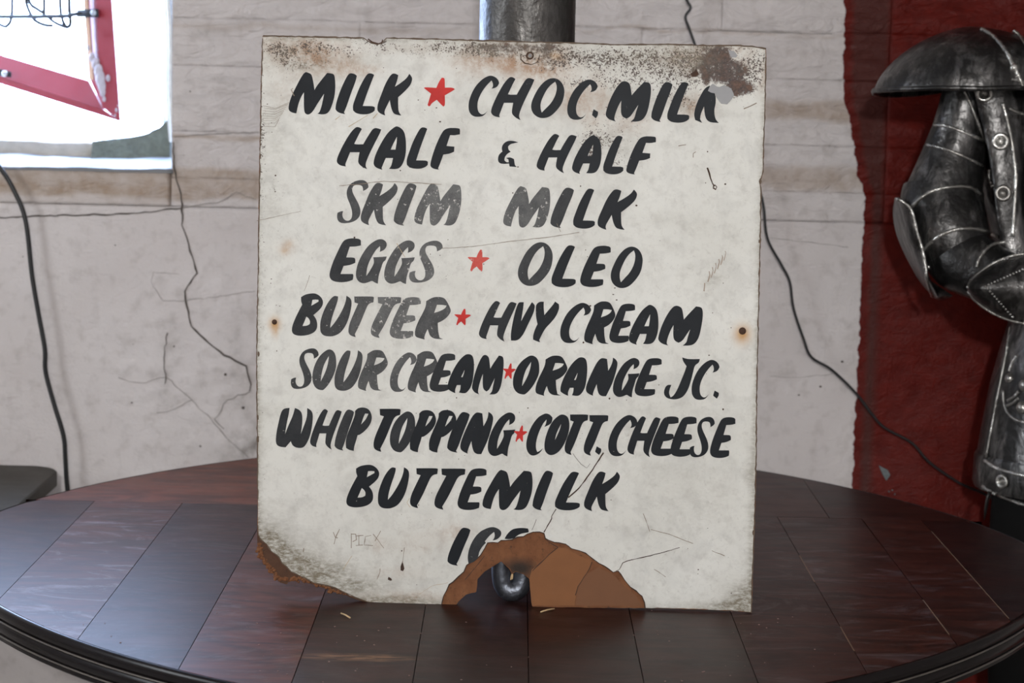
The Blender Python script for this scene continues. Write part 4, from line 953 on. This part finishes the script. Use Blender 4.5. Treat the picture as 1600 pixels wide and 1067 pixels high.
# screws and their holes
for px, py, r, mt in ((429, 503, .0026, 'rust'), (1160, 517, .0036, 'rust'), (828, 87, .0016, 'patch')):
    s_, t_ = sl(px, py); b = MB(); b.ball((s_, -.0007, t_), r, 14, 6, (1, .45, 1)); b.obj('screw', M[mt], sign, False)
s_, t_ = sl(828, 87); b = MB()
b.tube([(s_+.0030*math.cos(a), -.0009, t_+.0030*math.sin(a)) for a in np.linspace(0, 2*math.pi, 25)], .0008, 6, False); o = b.obj('washer', M['rust'], sign, False)
strip_line('washer_mark', [(814, 84), (814, 93), (820, 99), (830, 101), (840, 97), (843, 88)], 1.4, .0011, M['rust'], .4, 5)

# ================================================================== SHACKLE behind the hole
b = MB(); Yk = 2.2135; zt = TZ+.0003
P = [at(783, 868, Yk), at(783, 890, Yk), at(784, 908, Yk), at(787, 921, Yk), at(797, 929.5, Yk-.001), at(809, 926, Yk-.001), at(815, 914, Yk), at(817, 898, Yk), at(817, 870, Yk)]
b.tube(catmull(P, 6), [.0098]*20 + [.0102]*16 + [.0098]*13, 16)
sh = autosmooth(b.obj('steel_shackle', M['shackle']), 60)
zmin = min(v.co.z for v in sh.data.vertices); sh.location.z = zt - zmin
tag(sh, 'grimy steel u-shaped shackle standing behind the broken notch of the sign', 'shackle')
b = MB(); b.tube(catmull([at(800, 905, 2.1995), at(801, 898, 2.1995), at(799, 891, 2.1995), at(797, 886, 2.199)], 4), .0007, 6)
b.tube(catmull([at(798, 906, 2.1995), at(799, 900, 2.1995), at(801, 894, 2.199)], 4), .0006, 6)
tag(b.obj('straw_piece', M['straw']), 'curled straw bits caught inside the bend of the steel shackle', 'straw')

# ================================================================== SUIT OF ARMOUR
AX, AY = .815, 3.0
arm = empty('suit_of_armour', (AX, AY, 0))
tag(arm, 'dark metal decorative suit of armour standing against the red wall', 'armour')
BASES = []
def ring_loft(name, secs, mat, n=28, parent=None, base=True, smooth=True):
    """secs: (centre, u vector, v vector) ellipses"""
    vs = []; fs = []
    for c, u, v in secs:
        for k in range(n):
            a = 2*math.pi*k/n; vs.append(c + u*math.cos(a) + v*math.sin(a))
    for i in range(len(secs)-1):
        for k in range(n): fs.append((i*n+k, i*n+(k+1) % n, (i+1)*n+(k+1) % n, (i+1)*n+k))
    fs.append(tuple(range(n-1, -1, -1))); fs.append(tuple((len(secs)-1)*n+k for k in range(n)))
    o = autosmooth(mesh(name, vs, fs, mat, parent or arm, True, True), 55)
    if base: BASES.append((vs, fs))
    return o
def limb(name, pts, Ys, rs, depth=.9, mat=None, parent=None, base=True):
    """limb through photo points; rs in photo pixels"""
    P = [at(x, y, Y) for (x, y), Y in zip(pts, Ys)]; secs = []
    C3 = catmull(P, 4); R_ = np.interp(np.linspace(0, len(P)-1, len(C3)), range(len(P)), rs)
    for i, c in enumerate(C3):
        t = (C3[min(i+1, len(C3)-1)] - C3[max(i-1, 0)]).normalized()
        view = Vector((0, 1, 0)); u = t.cross(view).normalized(); v = u.cross(t).normalized()
        r = R_[i]/FPX*c.y; secs.append((c, u*r, v*r*depth))
    return ring_loft(name, secs, mat or M['armour'], parent=parent, base=base)
def E3(z, rx, ry, cx=AX, cy=AY): return (Vector((cx, cy, z)), Vector((rx, 0, 0)), Vector((0, -ry, 0)))
ring_loft('breastplate', [E3(1.335, .10, .08), E3(1.315, .17, .095), E3(1.27, .205, .115), E3(1.20, .216, .132), E3(1.12, .210, .137), E3(1.04, .185, .128), E3(.98, .170, .118), E3(.955, .165, .115)], M['armour'], 40)
ring_loft('tasset', [E3(.958, .160, .118), E3(.93, .168, .124), E3(.87, .182, .132), E3(.80, .192, .138), E3(.778, .1945, .140)], M['armour'], 40)
ring_loft('skirt_band', [E3(.780, .1955, .141), E3(.775, .198, .143), E3(.740, .199, .144), E3(.734, .197, .142)], M['armour'], 40)
ring_loft('cloth_skirt', [E3(.737, .172, .125), E3(.60, .175, .128), E3(.46, .165, .12), E3(.455, .15, .11)], M['cloth'], 32)
for s_ in (-1, 1):
    x = AX + s_*.085
    ring_loft('greave', [E3(.50, .062, .065, x), E3(.42, .060, .068, x), E3(.30, .055, .06, x), E3(.12, .042, .045, x), E3(.075, .05, .055, x)], M['armour'], 20, base=False)
    ring_loft('sabaton', [E3(.078, .05, .06, x), (Vector((x, AY-.03, .05)), Vector((.052, 0, 0)), Vector((0, -.10, 0))), (Vector((x, AY-.045, .0)), Vector((.055, 0, 0)), Vector((0, -.13, 0)))], M['armour'], 20, base=False)
ring_loft('gorget', [E3(1.33, .105, .085), E3(1.37, .075, .07), E3(1.41, .062, .062)], M['armour'], 24, base=False)
ring_loft('helmet', [E3(1.40, .06, .075), E3(1.42, .085, .10), E3(1.50, .098, .118), E3(1.58, .098, .118), E3(1.64, .082, .10), E3(1.68, .045, .06), E3(1.69, .012, .02)], M['armour'], 28, base=False)
b = MB(); b.box((AX-.07, AY-.122, 1.535), (AX+.07, AY-.08, 1.548)); b.obj('visor_slit', M['cloth'], arm, smooth=False)
b = MB(); b.ball((AX, AY-.06, 1.52), .102, 24, 12, (1, .8, .75)); b.obj('visor', M['armour'], arm)
# near arm
SL = [(1514, 128), (1508, 165), (1500, 205), (1489, 250), (1476, 300), (1474, 340), (1482, 375)]
n_up = len(BASES)
limb('upper_arm_plate', SL[:5]+[(1473, 318)], [2.97, 2.97, 2.97, 2.97, 2.965, 2.962], [38, 40, 44, 51, 60, 62])
limb('elbow_cop', [(1474, 296), (1472, 325), (1479, 358), (1496, 392)], [2.965, 2.958, 2.945, 2.935], [63, 66, 66, 58], mat=M['armour'])
limb('forearm_plate', [(1484, 378), (1505, 405), (1545, 427), (1595, 448), (1650, 466), (1705, 478)], [2.945, 2.925, 2.90, 2.87, 2.83, 2.80], [54, 54, 47, 42, 37, 30])
# pauldron shell
C0 = at(1512, 137, 2.955)
a_, b_, c_ = .1190, .0775, .110
def shell(name, cx_off, a, bb, c, tip, ph0, ph1, parent=None, nu=36, nv=14, th=.004):
    vs = []; fs = []
    for layer in (0, 1):
        k_ = 1 - layer*th/a
        for j in range(nv+1):
            v = j/nv; el = math.pi/2*v
            for i in range(nu+1):
                ph = math.radians(ph0+(ph1-ph0)*i/nu)
                ex = 1.0+.30*max(0, -math.cos(ph))
                x = a*k_*math.cos(ph)*math.cos(el)**ex; y = c*k_*math.sin(ph)*math.cos(el)**ex; z = bb*k_*math.sin(el)**ex
                lf = max(0, -x/a); z -= tip*lf**2.5*(1-v)
                z += .006*max(0, x/a)*(1-v); z -= .017*max(0, -math.sin(ph))*max(0, -math.cos(ph))**.5*(1-v)
                vs.append(C0 + Vector((cx_off+x, -y, z)))
    W_ = nu+1; H_ = (nv+1)*W_
    for j in range(nv):
        for i in range(nu):
            q_ = (j*W_+i, j*W_+i+1, (j+1)*W_+i+1, (j+1)*W_+i); fs.append(q_); fs.append(tuple(H_+k for k in q_[::-1]))
    for i in range(nu): fs.append((i+1, i, H_+i, H_+i+1))
    if (ph1-ph0) < 359:
        for i in (0, nu):
            for j in range(nv): fs.append((j*W_+i, (j+1)*W_+i, H_+(j+1)*W_+i, H_+j*W_+i))
    o = autosmooth(mesh(name, vs, fs, M['armour'], arm, True, True), 60); BASES.append((vs, fs)); return o
shell('pauldron', 0, a_, b_, c_, .006, 0, 360)
shell('pauldron_lame', .070, .088, .082, .118, 0, -60, 60+0)
b = MB(); rim = []
for i in range(73):
    ph = 2*math.pi*i/72; x = a_*math.cos(ph); rim.append(C0+Vector((x, -c_*math.sin(ph), -.006*max(0, -x/a_)**2.5+.006*max(0, x/a_)-.017*max(0, -math.sin(ph))*max(0, -math.cos(ph))**.5)))
b.tube(rim, .0032, 8, False); b.obj('pauldron_rim', M['armour'], arm)
# elbow wing
def plate(name, outer, inner, Yo, Yi, th=.004, bulge=.0, mat=None):
    O_ = catmull([(x, y, 0) for x, y in outer], 5); I_ = catmull([(x, y, 0) for x, y in inner], 5); n = len(O_); nI = len(I_)
    vs = []; W_ = 7
    for layer in (0, 1):
        for i in range(n):
            o_ = O_[i]; k = i/(n-1)*(nI-1); k0 = min(int(k), nI-2); i_ = I_[k0].lerp(I_[k0+1], k-k0)
            for j in range(W_):
                t = j/(W_-1); p = o_.lerp(i_, t); Y = Yo+(Yi-Yo)*math.sin(t*math.pi/2) - bulge*math.sin(math.pi*t)
                q_ = at(p.x, p.y, Y); vs.append(q_+Vector((0, th*layer, 0)))
    H_ = n*W_; fs = []
    for i in range(n-1):
        for j in range(W_-1):
            q_ = (i*W_+j, (i+1)*W_+j, (i+1)*W_+j+1, i*W_+j+1); fs.append(q_); fs.append(tuple(H_+k for k in q_[::-1]))
        fs.append((i*W_, H_+i*W_, H_+(i+1)*W_, (i+1)*W_)); fs.append((i*W_+W_-1, (i+1)*W_+W_-1, H_+(i+1)*W_+W_-1, H_+i*W_+W_-1))
    for j in range(W_-1):
        fs.append((j, j+1, H_+j+1, H_+j)); e = (n-1)*W_; fs.append((e+j, H_+e+j, H_+e+j+1, e+j+1))
    o = autosmooth(mesh(name, vs, fs, mat or M['armour'], arm, True, True), 60); BASES.append((vs, fs)); return o
plate('elbow_wing', [(1399, 309), (1396, 335), (1402, 368), (1418, 405), (1438, 440), (1461, 467)], [(1402, 311), (1424, 327), (1434, 365), (1443, 396), (1449, 425), (1466, 463)], 2.985, 2.895, bulge=.012)
plate('elbow_wing_return', [(1452, 448), (1463, 467), (1474, 469)], [(1456, 440), (1476, 453), (1489, 462)], 2.99, 2.96)
# gauntlet cuff
plate('gauntlet_cuff', [(1511, 450), (1518, 434), (1545, 413), (1580, 399), (1620, 394), (1665, 402), (1700, 420)], [(1511, 450), (1522, 468), (1550, 490), (1582, 503), (1615, 508), (1660, 500), (1700, 478)], 2.838, 2.838, bulge=.034)
limb('gauntlet_hand', [(1690, 452), (1730, 460), (1775, 462)], [2.815, 2.80, 2.79], [34, 38, 30], base=False)
for k in range(4):
    limb('gauntlet_finger', [(1765, 440+k*15), (1800, 442+k*16), (1815, 452+k*15), (1795, 458+k*13)], [2.785, 2.765, 2.74, 2.725], [9, 9, 8, 7], base=False)
limb('gauntlet_thumb', [(1725, 432), (1745, 415), (1772, 412)], [2.79, 2.765, 2.745], [10, 9, 8], base=False)
limb('collar_strap_panel', [(1548, 128), (1559, 165), (1569, 215), (1573, 262), (1575, 305), (1580, 350), (1590, 395), (1600, 440)], [2.925, 2.925, 2.922, 2.918, 2.912, 2.908, 2.905, 2.905], [28, 31, 29, 25, 22, 20, 18, 14], .3)
# ray-hit helpers for trim
ALLV = []; ALLF = []
for v_, f_ in BASES:
    n0 = len(ALLV); ALLV += [Vector(v) for v in v_]; ALLF += [tuple(i+n0 for i in f) for f in f_]
BV = BVHTree.FromPolygons(ALLV, ALLF)
def surf(px, py, off=.0):
    d = ray(px, py).normalized(); h = BV.ray_cast(EYE, d)
    if h[0] is None: return at(px, py, 2.93), Vector((0, -1, 0))
    nrm = h[1] if h[1].dot(d) < 0 else -h[1]
    return h[0] + nrm*off, nrm
def rope(pts, r=2.1, mat=None, name='roped_edge'):
    C2 = catmull([(x, y, 0) for x, y in pts], 5); P = []
    for p in C2: P.append(surf(p.x, p.y, .0006)[0])
    # keep the bead continuous where it crosses from one plate to the next
    for i in range(1, len(P)-1):
        if abs(P[i].y-P[i-1].y) > .012 and abs(P[i].y-P[i+1].y) > .012: P[i] = (P[i-1]+P[i+1])/2
    runs = [[P[0]]]
    for p in P[1:]:
        if (p-runs[-1][-1]).length > .03: runs.append([p])
        else: runs[-1].append(p)
    b = MB()
    for rn in runs:
        if len(rn) < 2: continue
        rr = [r*.00105*(1+.16*math.sin(i*2.1)) for i in range(len(rn))]; b.tube(rn, rr, 8)
    if b.v: b.obj(name, mat or M['trim'], arm)
for pts, r in (([(1399, 310), (1412, 317), (1424, 330), (1432, 362), (1440, 388), (1445, 412), (1450, 440), (1458, 462)], 2.1), ([(1422, 327), (1440, 309), (1462, 297), (1490, 292), (1515, 293), (1531, 303)], 2.2),
               ([(1442, 391), (1460, 374), (1482, 362), (1510, 357), (1538, 361), (1560, 370)], 2.4), ([(1460, 195), (1480, 197), (1506, 207), (1540, 221)], 2.0), ([(1449, 226), (1470, 231), (1500, 242), (1535, 259)], 2.0),
               ([(1507, 141), (1517, 165), (1528, 192), (1540, 224)], 2.0), ([(1526, 418), (1530, 405), (1538, 393), (1550, 383), (1572, 378)], 2.2), ([(1566, 160), (1574, 190), (1582, 230), (1587, 275), (1585, 320), (1582, 370)], 2.6),
               ([(1577, 169), (1590, 176), (1604, 180)], 2.4), ([(1546, 264), (1547, 280), (1552, 292)], 2.6), ([(1533, 46), (1548, 54), (1562, 68), (1574, 85), (1583, 104)], 2.6), ([(1583, 104), (1588, 112), (1595, 128), (1599, 140)], 2.2),
               ([(1583, 48), (1592, 55), (1602, 70), (1612, 90)], 2.2), ([(1580, 124), (1590, 126), (1600, 129)], 1.8),
               ([(1512, 450), (1520, 436), (1545, 416), (1578, 401), (1612, 396)], 1.6), ([(1513, 455), (1526, 471), (1552, 489), (1582, 501), (1610, 506)], 1.6),
               ([(1539, 719), (1553, 729), (1572, 736), (1600, 743), (1640, 751)], 2.2), ([(1536, 760), (1552, 770), (1575, 779), (1600, 788), (1640, 797)], 2.2), ([(1579, 510), (1572, 555), (1558, 625), (1541, 715)], 1.3),
               ([(1589, 556), (1581, 568), (1577, 580)], 1.6), ([(1568, 610), (1569, 628), (1574, 643), (1586, 655), (1602, 660)], 1.8), ([(1575, 626), (1584, 621), (1592, 612)], 2.0), ([(1574, 634), (1583, 630), (1592, 622)], 1.8)):
    rope(pts, r)
def ringnut(px, py, r):
    p, n_ = surf(px, py, .0005); u = n_.orthogonal().normalized(); v = n_.cross(u); b = MB()
    b.tube([p+(u*math.cos(a)+v*math.sin(a))*r+n_*.0015 for a in np.linspace(0, 2*math.pi, 21)], r*.34, 8, False)
    b.tube([p-n_*.003, p+n_*.0012], r*.62, 12); b.obj('ring_rivet', M['trim'], arm)
for px, py, r in ((1538, 146, .0085), (1563, 221, .0085), (1567, 302, .0080), (1567, 752, .0072), (1520, 245, .0)): 
    if r: ringnut(px, py, r)
for px, py, r in ((1578, 591, .0068), (1598, 637, .0085), (1602, 602, .0085), (1584, 106, .0055), (1446, 418, .0028), (1451, 417, .0028)):
    p, n_ = surf(px, py); b = MB(); b.ball(p, r, 14, 8); b.obj('boss', M['trim'], arm)
b = MB()
for t in np.linspace(0, 1, 13):
    for (A0, A1) in (((1540, 447), (1598, 421)), ((1540, 447), (1582, 495))):
        p, n_ = surf(A0[0]+(A1[0]-A0[0])*t, A0[1]+(A1[1]-A0[1])*t); b.ball(p, .0017, 7, 4)
for t in np.linspace(0, 1, 6): p, n_ = surf(1552+t*22, 410-t*6); b.ball(p, .0015, 7, 4)
b.obj('studs', M['trim'], arm)['kind'] = 'stuff'
b = MB(); b.tube([at(1547, 768, 2.90), at(1543, 780, 2.90), at(1540, 796, 2.90), at(1538, 812, 2.90)], [.004, .0035, .003, .001], 8, flat=.5); b.obj('strap_end', M['armour'], arm)
# far arm: the same plates mirrored about the breastplate
def mirror(o):
    me = o.data.copy(); co = np.zeros(len(me.vertices)*3); me.vertices.foreach_get('co', co); co = co.reshape(-1, 3); co[:, 0] = 2*AX-co[:, 0]; me.vertices.foreach_set('co', co.ravel()); me.flip_normals()
    c = o.copy(); c.data = me; COL.objects.link(c); c.parent = arm; return c
for o in list(arm.children):
    if o.name.split('.')[0] in ('upper_arm_plate', 'elbow_cop', 'pauldron', 'pauldron_rim', 'elbow_wing'): mirror(o)
